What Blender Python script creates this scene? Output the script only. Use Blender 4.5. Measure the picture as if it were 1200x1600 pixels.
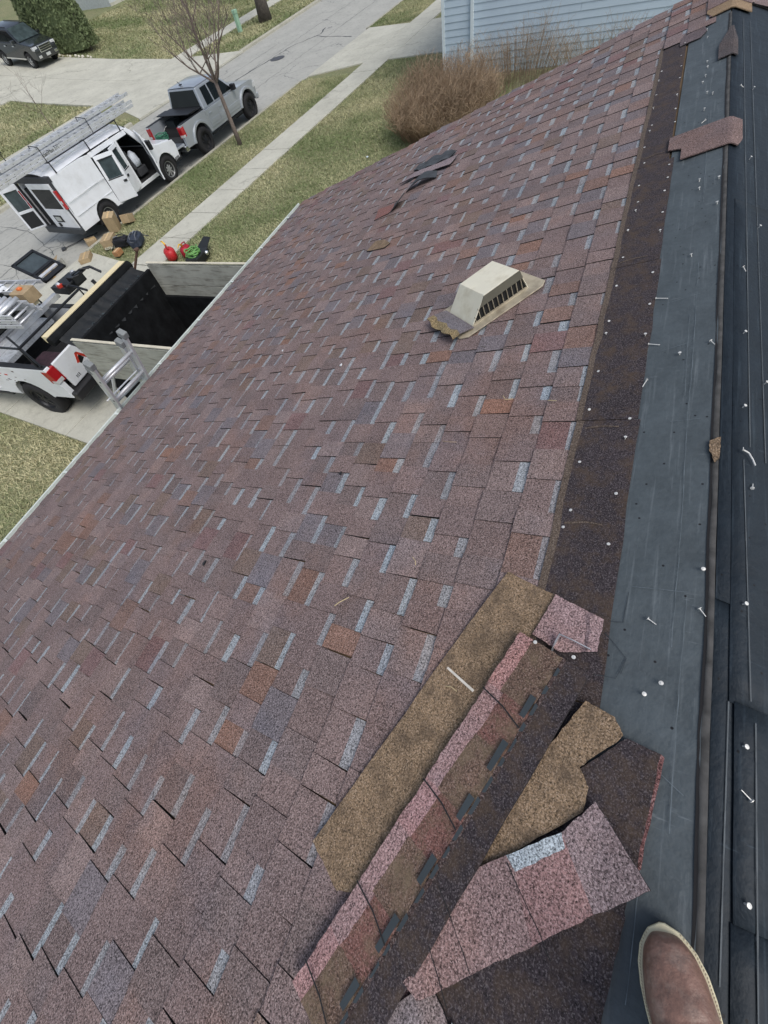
import bpy, bmesh, math, random
import numpy as np
from mathutils import Matrix, Vector, noise
random.seed(11)
R = math.radians
for o in list(bpy.data.objects): bpy.data.objects.remove(o)
scene = bpy.context.scene
col = scene.collection
# ------------------------------------------------------------------ camera
CAM_H = 5.6                       # above the street
CR = ((0.36663929, -0.91499261, -0.16841661), (-0.83515994, -0.24391347, -0.49296459), (0.40997988, 0.32139499, -0.85359344))
cam = bpy.data.cameras.new('camera'); cam.sensor_fit = 'VERTICAL'; cam.sensor_height = 36; cam.sensor_width = 36
cam.lens = 36 * 625 / 1600; cam.clip_start = .02; cam.clip_end = 1500
co = bpy.data.objects.new('camera', cam); col.objects.link(co)
rt, dn, fw = (Vector(v) for v in CR)
m = Matrix((rt, -dn, -fw)).transposed().to_4x4(); m.translation = (0, 0, CAM_H)
co.matrix_world = m; scene.camera = co
# ------------------------------------------------------------------ sky, sun, exposure
world = bpy.data.worlds.new('World'); scene.world = world; world.use_nodes = True
wt = world.node_tree; bg = wt.nodes['Background']
sky = wt.nodes.new('ShaderNodeTexSky'); sky.sky_type = 'NISHITA'; sky.sun_disc = False
SUN_EL, SUN_AZ = 58, 205          # azimuth: direction of the sun measured from +Y clockwise
sky.sun_elevation = R(SUN_EL); sky.sun_rotation = R(SUN_AZ); sky.altitude = 200; sky.air_density = 1.0; sky.dust_density = 3.5; sky.ozone_density = 1.0
hs = wt.nodes.new('ShaderNodeHueSaturation'); hs.inputs['Saturation'].default_value = .68; wt.links.new(sky.outputs[0], hs.inputs['Color']); wt.links.new(hs.outputs[0], bg.inputs[0]); bg.inputs[1].default_value = .13
sun = bpy.data.lights.new('sun', 'SUN'); sun.energy = 1.1; sun.angle = R(35); sun.color = (1, .97, .92)
so = bpy.data.objects.new('sun', sun); col.objects.link(so)
sd = Vector((math.sin(R(SUN_AZ)) * math.cos(R(SUN_EL)), math.cos(R(SUN_AZ)) * math.cos(R(SUN_EL)), math.sin(R(SUN_EL))))
so.rotation_euler = (-sd).to_track_quat('-Z', 'Y').to_euler(); so.location = (0, 0, 40)
vs = scene.view_settings; vs.view_transform = 'Standard'; vs.look = 'None'; vs.exposure = 0.3; vs.gamma = 1
# ------------------------------------------------------------------ frames
TH = R(17.847); YA = R(-3.453); HP = 1.25; WR = -.128       # roof pitch, street yaw, camera height over the roof, ridge
ct, st_ = math.cos(TH), math.sin(TH)
MROOF = Matrix(((1, 0, 0, 0), (0, ct, st_, -HP * st_), (0, -st_, ct, CAM_H - HP * ct), (0, 0, 0, 1)))   # local x along ridge, y down slope, z out
YR = -HP * st_ + WR * ct; ZR = CAM_H - HP * ct - WR * st_
MBACK = Matrix(((1, 0, 0, 0), (0, ct, -st_, YR), (0, st_, ct, ZR), (0, 0, 0, 1)))   # y is MINUS the distance down the back slope
def ST(a, b, z=0.0):
    return Vector((math.cos(YA) * a - math.sin(YA) * b, math.sin(YA) * a + math.cos(YA) * b, z))
def MST(a, b, z=0.0, rot=0.0): return Matrix.Translation(ST(a, b, z)) @ Matrix.Rotation(YA + R(rot), 4, 'Z')
def zg(p):
    if p < 16.25: return .12 + (16.25 - p) * .018
    if p < 24.5: return 0.
    if p < 31.5: return .12 + (p - 24.5) * .02
    return .26 + (p - 31.5) * .085 if p < 45 else 1.4075 + (p - 45) * .03
# ------------------------------------------------------------------ materials
MATS = {}
def S(r, g=None, b=None):
    f = lambda c: (c / 255 / 12.92) if c <= 10 else ((c / 255 + .055) / 1.055) ** 2.4
    if g is None: g = b = r
    return (f(r), f(g), f(b), 1)
def newmat(name):
    m = bpy.data.materials.new(name); m.use_nodes = True
    return m, m.node_tree, m.node_tree.nodes['Principled BSDF']
def nd(t, typ, ins=None, **kw):
    n = t.nodes.new(typ)
    for k, v in kw.items(): setattr(n, k, v)
    for k, v in (ins or {}).items():
        if hasattr(v, 'is_linked') or isinstance(v, bpy.types.NodeSocket): t.links.new(v, n.inputs[k])
        else: n.inputs[k].default_value = v
    return n
def noi(t, vec, scale, detail=2, rough=.5, dist=0):
    return nd(t, 'ShaderNodeTexNoise', {'Vector': vec, 'Scale': scale, 'Detail': detail, 'Roughness': rough, 'Distortion': dist}).outputs
def mapr(t, v, a, b, c, d): return nd(t, 'ShaderNodeMapRange', {'Value': v, 'From Min': a, 'From Max': b, 'To Min': c, 'To Max': d}).outputs[0]
def mixc(t, f, a, b, mode='MIX'):
    n = t.nodes.new('ShaderNodeMix'); n.data_type = 'RGBA'; n.blend_type = mode; n.clamp_factor = True
    for i, v in ((0, f), (6, a), (7, b)):
        if isinstance(v, bpy.types.NodeSocket): t.links.new(v, n.inputs[i])
        else: n.inputs[i].default_value = v
    return n.outputs[2]
def mul(t, a, b, op='MULTIPLY'):
    n = nd(t, 'ShaderNodeMath', operation=op)
    for i, v in ((0, a), (1, b)):
        if isinstance(v, bpy.types.NodeSocket): t.links.new(v, n.inputs[i])
        else: n.inputs[i].default_value = v
    return n.outputs[0]
def sc3(t, c, f):
    n = nd(t, 'ShaderNodeVectorMath', operation='SCALE'); t.links.new(c, n.inputs[0])
    if isinstance(f, bpy.types.NodeSocket): t.links.new(f, n.inputs[3])
    else: n.inputs[3].default_value = f
    return n.outputs[0]
def pos(t): return nd(t, 'ShaderNodeNewGeometry').outputs['Position']
def objco(t): return nd(t, 'ShaderNodeTexCoord').outputs['Object']
def bump(t, b, h, s, d=.01):
    n = nd(t, 'ShaderNodeBump', {'Height': h, 'Strength': s, 'Distance': d}); t.links.new(n.outputs[0], b.inputs['Normal'])
def plain(name, c, rough=.6, metal=0, var=.12, scale=8, coat=0, bmp=0, dirt=None, dirtamt=.5, dscale=3, spec=.5, stretch=None):
    if name in MATS: return MATS[name]
    m, t, b = newmat(name); P = objco(t)
    if stretch: P = nd(t, 'ShaderNodeMapping', {'Vector': P, 'Scale': stretch}).outputs[0]
    n = noi(t, P, scale, 4, .6)
    f = mapr(t, n[0], .3, .7, 1 - var, 1 + var)
    rgb = nd(t, 'ShaderNodeRGB'); rgb.outputs[0].default_value = c
    cc = sc3(t, rgb.outputs[0], f)
    if dirt:
        d = noi(t, P, dscale, 6, .65)
        cc = mixc(t, mapr(t, d[0], .48, .7, 0, dirtamt), cc, dirt)
    t.links.new(cc, b.inputs['Base Color'])
    b.inputs['Roughness'].default_value = rough; b.inputs['Metallic'].default_value = metal
    b.inputs['Specular IOR Level'].default_value = spec
    if coat: b.inputs['Coat Weight'].default_value = coat; b.inputs['Coat Roughness'].default_value = .08
    if bmp: bump(t, b, n[0], bmp)
    MATS[name] = m; return m
def granule(name, fixed=None, contrast=1.0, dust=None):
    """mineral granules: per-face tone times a fine speckle"""
    m, t, b = newmat(name); P = pos(t)
    if fixed is None: tone = nd(t, 'ShaderNodeVertexColor', layer_name='tone').outputs[0]
    else:
        rgb = nd(t, 'ShaderNodeRGB'); rgb.outputs[0].default_value = fixed; tone = rgb.outputs[0]
    n1 = noi(t, P, 190, 2, .85); n2 = noi(t, P, 260, 1, .5); n3 = noi(t, P, 5, 4, .6); n4 = noi(t, P, 150, 2, .6)
    sp = mapr(t, n1[0], .33, .67, 1 - .86 * contrast, 1 + .86 * contrast)
    lg = mapr(t, n3[0], .3, .7, .84, 1.16)
    if fixed is None:       # shingle colour blends drift across the roof in rusty and slate patches
        bl = noi(t, P, 2.1, 4, .6); bl2 = noi(t, P, 3.3, 3, .6)
        rust = nd(t, 'ShaderNodeVectorMath', {0: tone, 1: (1.09, .96, .87)}, operation='MULTIPLY').outputs[0]
        slate = nd(t, 'ShaderNodeVectorMath', {0: tone, 1: (.90, .96, 1.03)}, operation='MULTIPLY').outputs[0]
        tone = mixc(t, mapr(t, bl[0], .5, .66, 0, .75), tone, rust); tone = mixc(t, mapr(t, bl2[0], .52, .7, 0, .8), tone, slate)
    c = sc3(t, tone, mul(t, sp, lg))
    tint = mixc(t, mapr(t, n4[0], .45, .62, 0, .3), c, sc3(t, nd(t, 'ShaderNodeHueSaturation', {'Hue': .5, 'Saturation': 1.1, 'Value': 1.1, 'Color': c}).outputs[0], 1.0))
    wh = mixc(t, mapr(t, n2[0], .55, .66, 0, .85 * contrast), tint, nd(t, 'ShaderNodeVectorMath', {0: sc3(t, tone, 1.9), 1: (.085, .08, .078)}, operation='ADD').outputs[0])
    if dust:
        dn_ = noi(t, P, 15, 6, .7)
        wh = mixc(t, mapr(t, dn_[0], .45, .66, 0, .7), wh, dust)
    t.links.new(wh, b.inputs['Base Color'])
    b.inputs['Roughness'].default_value = .88; b.inputs['Specular IOR Level'].default_value = .25
    bump(t, b, n1[0], .55, .003)
    MATS[name] = m; return m
GR = granule('granules')
ASPHALT = plain('asphalt_edge', (.012, .012, .013, 1), .8)
def underlay(name, c, scuff, wear, dark):
    m, t, b = newmat(name); P = objco(t)
    st = nd(t, 'ShaderNodeMapping', {'Vector': P, 'Scale': (1.2, 26, 1)}).outputs[0]
    n = noi(t, st, 2.2, 5, .6); n2 = noi(t, P, 7, 5, .65); n3 = noi(t, P, 60, 3, .6)
    rgb = nd(t, 'ShaderNodeRGB'); rgb.outputs[0].default_value = c
    cc = sc3(t, rgb.outputs[0], mul(t, mapr(t, n2[0], .3, .7, .82, 1.18), mapr(t, n3[0], .3, .7, .92, 1.08)))
    cc = mixc(t, mapr(t, n[0], .56, .72, 0, wear), cc, scuff)
    # short scuffs across the strip
    st2 = nd(t, 'ShaderNodeMapping', {'Vector': P, 'Scale': (34, 5, 1), 'Rotation': (0, 0, .12)}).outputs[0]
    s1 = noi(t, st2, 2.0, 3, .6); s2 = noi(t, P, 6, 2, .5)
    cc = mixc(t, mul(t, mapr(t, s1[0], .63, .7, 0, .6), mapr(t, s2[0], .5, .65, 0, wear * 1.6)), cc, scuff)
    # nail holes
    vo = nd(t, 'ShaderNodeTexVoronoi', {'Vector': P, 'Scale': 14.0, 'Randomness': 1.0}, voronoi_dimensions='2D')
    hole = mapr(t, vo.outputs['Distance'], .035, .055, 1, 0)
    keep = mapr(t, nd(t, 'ShaderNodeSeparateColor', {0: vo.outputs['Color']}).outputs[0], .66, .67, 0, 1)
    cc = mixc(t, mul(t, hole, keep), cc, dark)
    t.links.new(cc, b.inputs['Base Color']); b.inputs['Roughness'].default_value = .62; b.inputs['Specular IOR Level'].default_value = .35
    bump(t, b, n2[0], .6, .016)
    MATS[name] = m; return m
UND = underlay('grey_underlayment', S(76, 84, 88), S(134, 142, 146), .34, (.008, .008, .01, 1))
UNB = underlay('navy_underlayment', S(28, 38, 46), S(90, 105, 115), .22, (.004, .005, .007, 1))
def groundmat(name, a, b_, c_, sc=.35):
    m, t, b = newmat(name); P = pos(t)
    n = noi(t, P, sc, 6, .65); n2 = noi(t, P, 9, 4, .7); n3 = noi(t, P, 45, 2, .6)
    cc = mixc(t, mapr(t, n[0], .4, .62, 0, 1), a, b_)
    cc = mixc(t, mapr(t, n2[0], .45, .65, 0, .7), cc, c_)
    cc = sc3(t, cc, mapr(t, n3[0], .3, .7, .55, 1.4))
    t.links.new(cc, b.inputs['Base Color']); b.inputs['Roughness'].default_value = .95; b.inputs['Specular IOR Level'].default_value = .1
    bump(t, b, n3[0], .8, .04); MATS[name] = m; return m
LAWN = groundmat('lawn', S(136, 136, 104), S(120, 129, 92), S(158, 153, 122))
def concrete(name, c, dark, crackscale=0, cw=.02, var=.12):
    m, t, b = newmat(name); P = pos(t)
    n = noi(t, P, .9, 6, .6); n2 = noi(t, P, 30, 4, .7); n3 = noi(t, P, 5, 5, .65)
    rgb = nd(t, 'ShaderNodeRGB'); rgb.outputs[0].default_value = c
    cc = sc3(t, rgb.outputs[0], mul(t, mapr(t, n[0], .3, .7, 1 - var, 1 + var), mapr(t, n2[0], .3, .7, .9, 1.1)))
    cc = mixc(t, mapr(t, n3[0], .52, .75, 0, .42), cc, dark)
    if crackscale:
        wp = nd(t, 'ShaderNodeVectorMath', {0: P, 1: sc3(t, noi(t, P, .9, 4, .6)[1], 1.6)}, operation='ADD').outputs[0]
        vo = nd(t, 'ShaderNodeTexVoronoi', {'Vector': wp, 'Scale': crackscale}, feature='DISTANCE_TO_EDGE')
        msk = mapr(t, noi(t, P, .35, 3, .5)[0], .47, .6, 0, .75)
        cc = mixc(t, mul(t, mapr(t, vo.outputs['Distance'], cw * .3, cw, 1, 0), msk), cc, dark)
    t.links.new(cc, b.inputs['Base Color']); b.inputs['Roughness'].default_value = .85; b.inputs['Specular IOR Level'].default_value = .25
    bump(t, b, n2[0], .3, .006); MATS[name] = m; return m
CONC = concrete('concrete_slab', S(188, 187, 174), S(134, 132, 120), .16, .008)
ROAD = concrete('worn_street', S(170, 170, 163), S(100, 104, 104), .3, .012, .08)
CURB = concrete('kerb_concrete', S(172, 170, 156), S(110, 110, 100))
JOINT = plain('joint_dirt', S(70, 66, 56), .95)
ALU = plain('aluminium', (.70, .72, .74, 1), .4, .45, .1, 6, dirt=(.3, .3, .3, 1), dirtamt=.35)
DALU = plain('weathered_aluminium', (.34, .36, .38, 1), .45, .7, .15, 7)
BLK = plain('black_plastic', (.015, .016, .018, 1), .5)
DBLK = plain('black_steel', (.02, .022, .025, 1), .42, .3, .2)
RUB = plain('tyre_rubber', (.014, .014, .015, 1), .85)
WHT = plain('white_paint', (.80, .83, .86, 1), .32, 0, .04, 2, .5, dirt=(.5, .5, .48, 1), dirtamt=.3)
SIL = plain('silver_paint', (.42, .455, .49, 1), .3, .3, .04, 2, .6)
DKP = plain('dark_grey_paint', (.028, .034, .038, 1), .22, .3, .05, 2, .8)
GLS = plain('tinted_glass', (.008, .011, .012, 1), .06, 0, .4, 1.5, spec=.35)
GLC = plain('pale_glass', (.05, .07, .075, 1), .05, 0, .5, 2.5, spec=.6)
REDL = plain('red_lens', (.42, .015, .02, 1), .15, coat=.6)
CLRL = plain('clear_lens', (.6, .62, .62, 1), .12, coat=.6)
CHR = plain('chrome', (.75, .77, .78, 1), .14, .95, .03)
CARD = plain('cardboard', S(168, 148, 116), .85, var=.14, dirt=S(120, 92, 60), dirtamt=.4)
PALEW = plain('pale_plank', S(222, 208, 168), .7, var=.08, stretch=(1, 1, 12), scale=3)
TAN = plain('tan_plastic', S(226, 221, 200), .45, var=.05, dirt=S(176, 164, 132), dirtamt=.45, dscale=9)
MATTEB = plain('tarp_black', (.012, .014, .015, 1), .6, var=.35, scale=14, bmp=.6)
def wood_grey(name, c, d):
    m, t, b = newmat(name); P = objco(t)
    s = nd(t, 'ShaderNodeMapping', {'Vector': P, 'Scale': (1.2, 8, 9)}).outputs[0]
    n = noi(t, s, 2.2, 6, .65, .8); n2 = noi(t, P, 3, 5, .6)
    rgb = nd(t, 'ShaderNodeRGB'); rgb.outputs[0].default_value = c
    cc = mixc(t, mapr(t, n[0], .5, .68, 0, .75), rgb.outputs[0], d)
    cc = sc3(t, cc, mapr(t, n2[0], .3, .7, .8, 1.2))
    t.links.new(cc, b.inputs['Base Color']); b.inputs['Roughness'].default_value = .85; bump(t, b, n[0], .4, .006); MATS[name] = m; return m
PLY = wood_grey('weathered_plywood', S(172, 172, 160), S(110, 106, 94))
BARK = plain('bark', S(118, 106, 98), .9, var=.3, scale=20, bmp=.6)
BARKD = plain('dark_bark', S(86, 80, 74), .95, var=.35, scale=8, bmp=.8)
TWIG = plain('brown_twigs', S(136, 114, 90), .85, var=.35, scale=3)
TWIG2 = plain('grey_twigs', S(146, 128, 108), .85, var=.3, scale=3)
LEAFM = plain('arborvitae_foliage', S(108, 121, 84), .85, var=.45, scale=2.2)
SIDING = plain('pale_blue_siding', S(186, 203, 215), .6, var=.04, scale=.8, dirt=S(140, 160, 178), dirtamt=.2, dscale=.7)
TRIMW = plain('white_trim', S(214, 226, 230), .5, var=.03)
GUTW = plain('gutter_enamel', S(206, 214, 208), .35, var=.06, scale=5, dirt=S(140, 156, 146), dirtamt=.4, dscale=4)
GUTI = plain('gutter_muck', S(44, 46, 42), .9, var=.3, scale=20)
def tonemat(name, rough=.9):
    m, t, b = newmat(name); tone = nd(t, 'ShaderNodeVertexColor', layer_name='tone').outputs[0]
    t.links.new(tone, b.inputs['Base Color']); b.inputs['Roughness'].default_value = rough; b.inputs['Specular IOR Level'].default_value = .15; MATS[name] = m; return m
GRASSM = tonemat('grass_blades')
# ------------------------------------------------------------------ mesh helpers
WM = {}
class MB:
    def __init__(s): s.v = []; s.f = []; s.t = []; s.mi = []
    def add(s, vs, fs, tone=None, mi=0):
        k = len(s.v); s.v += [tuple(v) for v in vs]
        for f in fs: s.f.append(tuple(i + k for i in f)); s.t.append(tone); s.mi.append(mi)
        return s
    def hexa(s, p, tone=None, mi=0):      # 4 bottom, 4 top
        return s.add(p, [(3, 2, 1, 0), (4, 5, 6, 7), (0, 1, 5, 4), (1, 2, 6, 5), (2, 3, 7, 6), (3, 0, 4, 7)], tone, mi)
    def box(s, x0, x1, y0, y1, z0, z1, tone=None, mi=0):
        return s.hexa([(x0, y0, z0), (x1, y0, z0), (x1, y1, z0), (x0, y1, z0), (x0, y0, z1), (x1, y0, z1), (x1, y1, z1), (x0, y1, z1)], tone, mi)
    def obox(s, M, x, y, z, tone=None, mi=0):
        x /= 2; y /= 2; z /= 2
        return s.hexa([M @ Vector(q) for q in ((-x, -y, -z), (x, -y, -z), (x, y, -z), (-x, y, -z), (-x, -y, z), (x, -y, z), (x, y, z), (-x, y, z))], tone, mi)
    def prism(s, poly, y0, y1, axis='y', tone=None, mi=0, y0b=None):
        n = len(poly)
        def pt(a, b, h): return (a, h, b) if axis == 'y' else ((a, b, h) if axis == 'z' else (h, a, b))
        vs = [pt(a, b, y0(a, b) if callable(y0) else y0) for a, b in poly] + [pt(a, b, y1(a, b) if callable(y1) else y1) for a, b in poly]
        fs = [tuple(range(n))[::-1], tuple(range(n, 2 * n))] + [(i, (i + 1) % n, n + (i + 1) % n, n + i) for i in range(n)]
        return s.add(vs, fs, tone, mi)
    def tube(s, pts, r, n=6, tone=None, mi=0, cap=True):
        pts = [Vector(p) for p in pts]; rs = r if isinstance(r, (list, tuple)) else [r] * len(pts); vs = []; up = None
        for i, p in enumerate(pts):
            d = (pts[min(i + 1, len(pts) - 1)] - pts[max(i - 1, 0)]).normalized()
            if up is None: up = Vector((0, 0, 1)) if abs(d.z) < .9 else Vector((1, 0, 0))
            a = d.cross(up)
            if a.length < 1e-5: a = d.orthogonal()
            a.normalize(); b = a.cross(d).normalized(); up = b
            for k in range(n):
                t = 2 * math.pi * k / n; vs.append(p + (a * math.cos(t) + b * math.sin(t)) * rs[i])
        fs = [(i * n + k, i * n + (k + 1) % n, (i + 1) * n + (k + 1) % n, (i + 1) * n + k) for i in range(len(pts) - 1) for k in range(n)]
        if cap: fs += [tuple(range(n))[::-1], tuple(range((len(pts) - 1) * n, len(pts) * n))]
        return s.add(vs, fs, tone, mi)
    def lathe(s, prof, n=20, M=Matrix(), tone=None, mi=0):      # prof: (r, z)
        vs = [M @ Vector((r * math.cos(2 * math.pi * k / n), r * math.sin(2 * math.pi * k / n), z)) for r, z in prof for k in range(n)]
        fs = [(i * n + k, i * n + (k + 1) % n, (i + 1) * n + (k + 1) % n, (i + 1) * n + k) for i in range(len(prof) - 1) for k in range(n)]
        fs += [tuple(range(n))[::-1], tuple(range((len(prof) - 1) * n, len(prof) * n))]
        return s.add(vs, fs, tone, mi)
    def mesh(s, name, mats, smooth=False):
        me = bpy.data.meshes.new(name); me.from_pydata(s.v, [], s.f)
        for mm in (mats if isinstance(mats, (list, tuple)) else [mats]): me.materials.append(mm)
        if any(s.mi): me.polygons.foreach_set('material_index', s.mi)
        if any(t is not None for t in s.t):
            a = me.color_attributes.new('tone', 'FLOAT_COLOR', 'CORNER'); c = []
            for f, t in zip(s.f, s.t): c += list(t or (.1, .1, .1, 1)) * len(f)
            a.data.foreach_set('color', c)
        if smooth: me.polygons.foreach_set('use_smooth', [True] * len(s.f))
        me.update(); return me
def put(name, me, parent=None, M=None):
    M = M if M is not None else (WM[parent] if parent else Matrix())
    o = bpy.data.objects.new(name, me); col.objects.link(o); WM[o] = M.copy()
    if parent: o.parent = parent; o.matrix_parent_inverse = WM[parent].inverted()
    o.matrix_basis = M; return o
def fixn(me):
    b = bmesh.new(); b.from_mesh(me); bmesh.ops.recalc_face_normals(b, faces=b.faces); b.to_mesh(me); b.free()
def obj(name, mb, mats, parent=None, M=None, bevel=0, smooth=False, seg=2, fix=True):
    me = mb.mesh(name, mats, smooth or bevel > 0)
    if fix: fixn(me)
    o = put(name, me, parent, M)
    if bevel:
        b = o.modifiers.new('bevel', 'BEVEL'); b.width = bevel; b.segments = seg; b.limit_method = 'ANGLE'; b.angle_limit = R(35); b.harden_normals = True
    return o
def tag(o, label, cat=None, group=None, kind=None):
    o['label'] = label
    if cat: o['category'] = cat
    if group: o['group'] = group
    if kind: o['kind'] = kind
    return o
def struct(o): o['kind'] = 'structure'; return o
def empty(name, M): return put(name, None, None, M)
def copy_tree(o, M, parent=None):
    c = o.copy(); col.objects.link(c); D = M @ WM[o].inverted() if parent is None else None
    WM[c] = M; c.parent = parent; c.matrix_basis = M
    if parent: c.matrix_parent_inverse = WM[parent].inverted()
    for ch in list(o.children):
        if ch not in WM: continue
        copy_tree(ch, M @ WM[o].inverted() @ WM[ch], c)
    return c
def arc(cx, cz, r, a0, a1, n=9): return [(cx + r * math.cos(R(a0 + (a1 - a0) * i / n)), cz + r * math.sin(R(a0 + (a1 - a0) * i / n))) for i in range(n + 1)]
T = Matrix.Translation
def RX(a): return Matrix.Rotation(R(a), 4, 'X')
def RY(a): return Matrix.Rotation(R(a), 4, 'Y')
def RZ(a): return Matrix.Rotation(R(a), 4, 'Z')
# ================================================================== THE SETTING
MS = MST(0, 0)
mb = MB(); ps = [-160, 0, 12.1, 13.45, 16.12, 16.3, 24.4, 24.62, 31.5, 45, 70, 420]
zs = [zg(p) - .03 for p in ps]; zs[5] = -.06; zs[6] = -.06; zs[7] = .09
for i in range(len(ps) - 1):
    mb.add([(-200, ps[i], zs[i]), (500, ps[i], zs[i]), (500, ps[i + 1], zs[i + 1]), (-200, ps[i + 1], zs[i + 1])], [(0, 1, 2, 3)])
struct(obj('ground', mb, LAWN, M=MS, fix=False))
mb = MB(); mb.add([(-200, 16.2, 0), (500, 16.2, 0), (500, 20.4, .05), (-200, 20.4, .05), (500, 24.52, 0), (-200, 24.52, 0)], [(0, 1, 2, 3), (3, 2, 4, 5)])
road = struct(obj('road', mb, ROAD, M=MS, fix=False))
def wob(pts, r=.02, z=.004):
    mb = MB(); L = []
    for i in range(len(pts) - 1):
        a, b = pts[i], pts[i + 1]; n = max(2, int(math.dist(a, b) / .35))
        for k in range(n):
            t = k / n; L.append((a[0] + (b[0] - a[0]) * t + random.uniform(-.05, .05), a[1] + (b[1] - a[1]) * t + random.uniform(-.06, .06)))
    L.append(pts[-1]); vs = []
    for i, p in enumerate(L):
        q = L[min(i + 1, len(L) - 1)]; o = L[max(i - 1, 0)]; d = Vector((q[0] - o[0], q[1] - o[1])).normalized(); w = r * random.uniform(.4, 1.3)
        zz = .05 * (1 - abs(p[1] - 20.4) / 4.15) + z
        vs += [(p[0] - d.y * w, p[1] + d.x * w, zz), (p[0] + d.y * w, p[1] - d.x * w, zz)]
    mb.add(vs, [(2 * i, 2 * i + 1, 2 * i + 3, 2 * i + 2) for i in range(len(L) - 1)]); return mb
TAR = plain('tar_crack', S(70, 74, 76), .8)
for pts, r in (([(4, 19.0), (60, 18.5)], .014), ([(5, 20.9), (25, 21.2), (44, 20.6)], .012), ([(5, 22.4), (20, 22.6), (30, 22.2)], .012), ([(22, 21.5), (28.7, 20.6), (30.4, 19.6), (31.6, 19.9)], .04), ([(30.2, 19.9), (29.9, 19.1), (29.3, 16.9)], .04), ([(8, 17.8), (9.2, 20.9), (9.4, 24.1)], .014), ([(6, 17), (7.1, 19), (6.8, 22)], .012), ([(12.6, 21), (13.6, 24)], .012)):
    obj('crack', wob(pts, r), TAR, road, MS, fix=False)
mb = MB(); mb.lathe([(.42, 0), (.42, .006), (.36, .012), (0.001, .012)], 20); obj('manhole_cover', mb, plain('iron', S(90, 92, 96), .6, .4), road, MST(26.8, 20.35, .052))
def kerb(p0, p1, segs, name):
    mb = MB(); s = 1 if p1 > p0 else -1
    for a, b in segs:
        mb.prism([(p0, -.05), (p0, .135), (p1 - s * .03, .135), (p1, .10), (p1 + s * .01, -.05)], a, b, 'x')
    return struct(obj(name, mb, CURB, M=MS, bevel=.012))
kerb(16.12, 16.28, [(-60, 1.3), (8.25, 22.6), (29.9, 120)], 'kerb')
kerb(24.66, 24.48, [(-60, 18.9), (28.9, 120)], 'kerb_across')
def slab_into(mb, s0, s1, p0, p1, lift=.015, th=.09, s0b=None, s1b=None, z0=None, z1=None):
    s0b = s0 if s0b is None else s0b; s1b = s1 if s1b is None else s1b
    za = zg(p0) + lift if z0 is None else z0; zb = zg(p1) + lift if z1 is None else z1
    return mb.hexa([(s0, p0, za - th), (s1, p0, za - th), (s1b, p1, zb - th), (s0b, p1, zb - th), (s0, p0, za), (s1, p0, za), (s1b, p1, zb), (s0b, p1, zb)])
def slabs(name, rects, base):
    mb = MB()
    for r in base:
        k = max(1, int((r[3] - r[2]) / .5))
        for i in range(k): slab_into(mb, r[0], r[1], r[2] + (r[3] - r[2]) * i / k, r[2] + (r[3] - r[2]) * (i + 1) / k, lift=-.012, th=.05)
    root = struct(obj(name, mb, JOINT, M=MS))
    for q in rects:
        mb = MB(); slab_into(mb, *q[:4], lift=.015 + random.uniform(-.004, .004), **(q[4] if len(q) > 4 else {})); obj('slab', mb, CONC, root, MS, bevel=.008, seg=1)
    return root
g = .012
s0 = -7.4; rects = []
while s0 < 46:
    s1 = s0 + 1.5
    if not (1.7 < s0 < 7.7): rects.append((s0 + g, min(s1, 1.78 if s0 < 1.7 else 99) - g, 12.15, 13.4))
    s0 = s1 if not (1.7 < s1 < 7.7) else 7.76
slabs('sidewalk', rects, [(-7.4, 1.7, 12.2, 13.35), (7.85, 45, 12.2, 13.35)])
sj = [1.8, 4.77, 7.75]; pj = [3.9, 5.6, 7.5, 9.5, 11.9, 13.4]
rects = [(sj[i] + g, sj[i + 1] - g, pj[j] + g, pj[j + 1] - g) for i in range(2) for j in range(5)]
rects += [(1.8 + g, 4.77 - g, 13.4 + g, 16.0, dict(s0b=1.35)), (4.77 + g, 7.75 - g, 13.4 + g, 16.0, dict(s1b=8.2))]
rects += [(1.3, 4.77 - g, 16.02, 16.3, dict(z0=.135, z1=.05)), (4.77 + g, 8.25, 16.02, 16.3, dict(z0=.135, z1=.05))]
slabs('driveway', rects, [(1.85, 7.7, 4, 15.9)])
rects = []
for a, b in ((24.0, 26.3), (26.3, 29.4)):
    rects += [(a + g, b - g, 13.4 + g, 16.0, dict(s0b=a - (.9 if a < 25 else 0), s1b=b + (.4 if b > 27 else 0))), (a + g, b - g, 3.0, 7.5), (a + g, b - g, 7.5 + g, 12.15 - g), (a - (1.2 if a < 25 else 0) + g, b + (.5 if b > 27 else 0) - g, 16.02, 16.3, dict(z0=.135, z1=.05))]
slabs('neighbour_driveway', rects, [(24.05, 29.3, 3.2, 15.9)])
fs0 = -6.0; rects = []
while fs0 < 70:
    rects.append((fs0 + g, fs0 + 1.6 - g, 28.6, 30.0)); fs0 += 1.6
slabs('sidewalk_across', rects, [(-6, 69, 28.65, 29.95)])
rects = []
for a, b in ((21.3, 24.9), (24.9, 28.5)):
    rects += [(a + g, b - g, 30.0 + g, 35.3), (a + g, b - g, 35.3 + g, 40.0), (a + g, b - g, 40.0 + g, 45.0), (a + g, b - g, 45 + g, 48.4), (a - (1.9 if a < 22 else 0) + g, b + (.5 if b > 26 else 0) - g, 24.42, 28.6 - g, dict(z0=.10, s0b=a + g, s1b=b - g))]
slabs('driveway_across', rects, [(21.4, 28.4, 29, 48)])
mb = MB(); mb.hexa([(13, 37.6, .7), (21.3, 37.6, .7), (21.3, 43, 1.2), (13, 43, 1.2), (13, 37.6, .82), (21.3, 37.6, .82), (21.3, 43, 1.29), (13, 43, 1.29)])
struct(obj('path_across', mb, CONC, M=MS))
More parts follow.
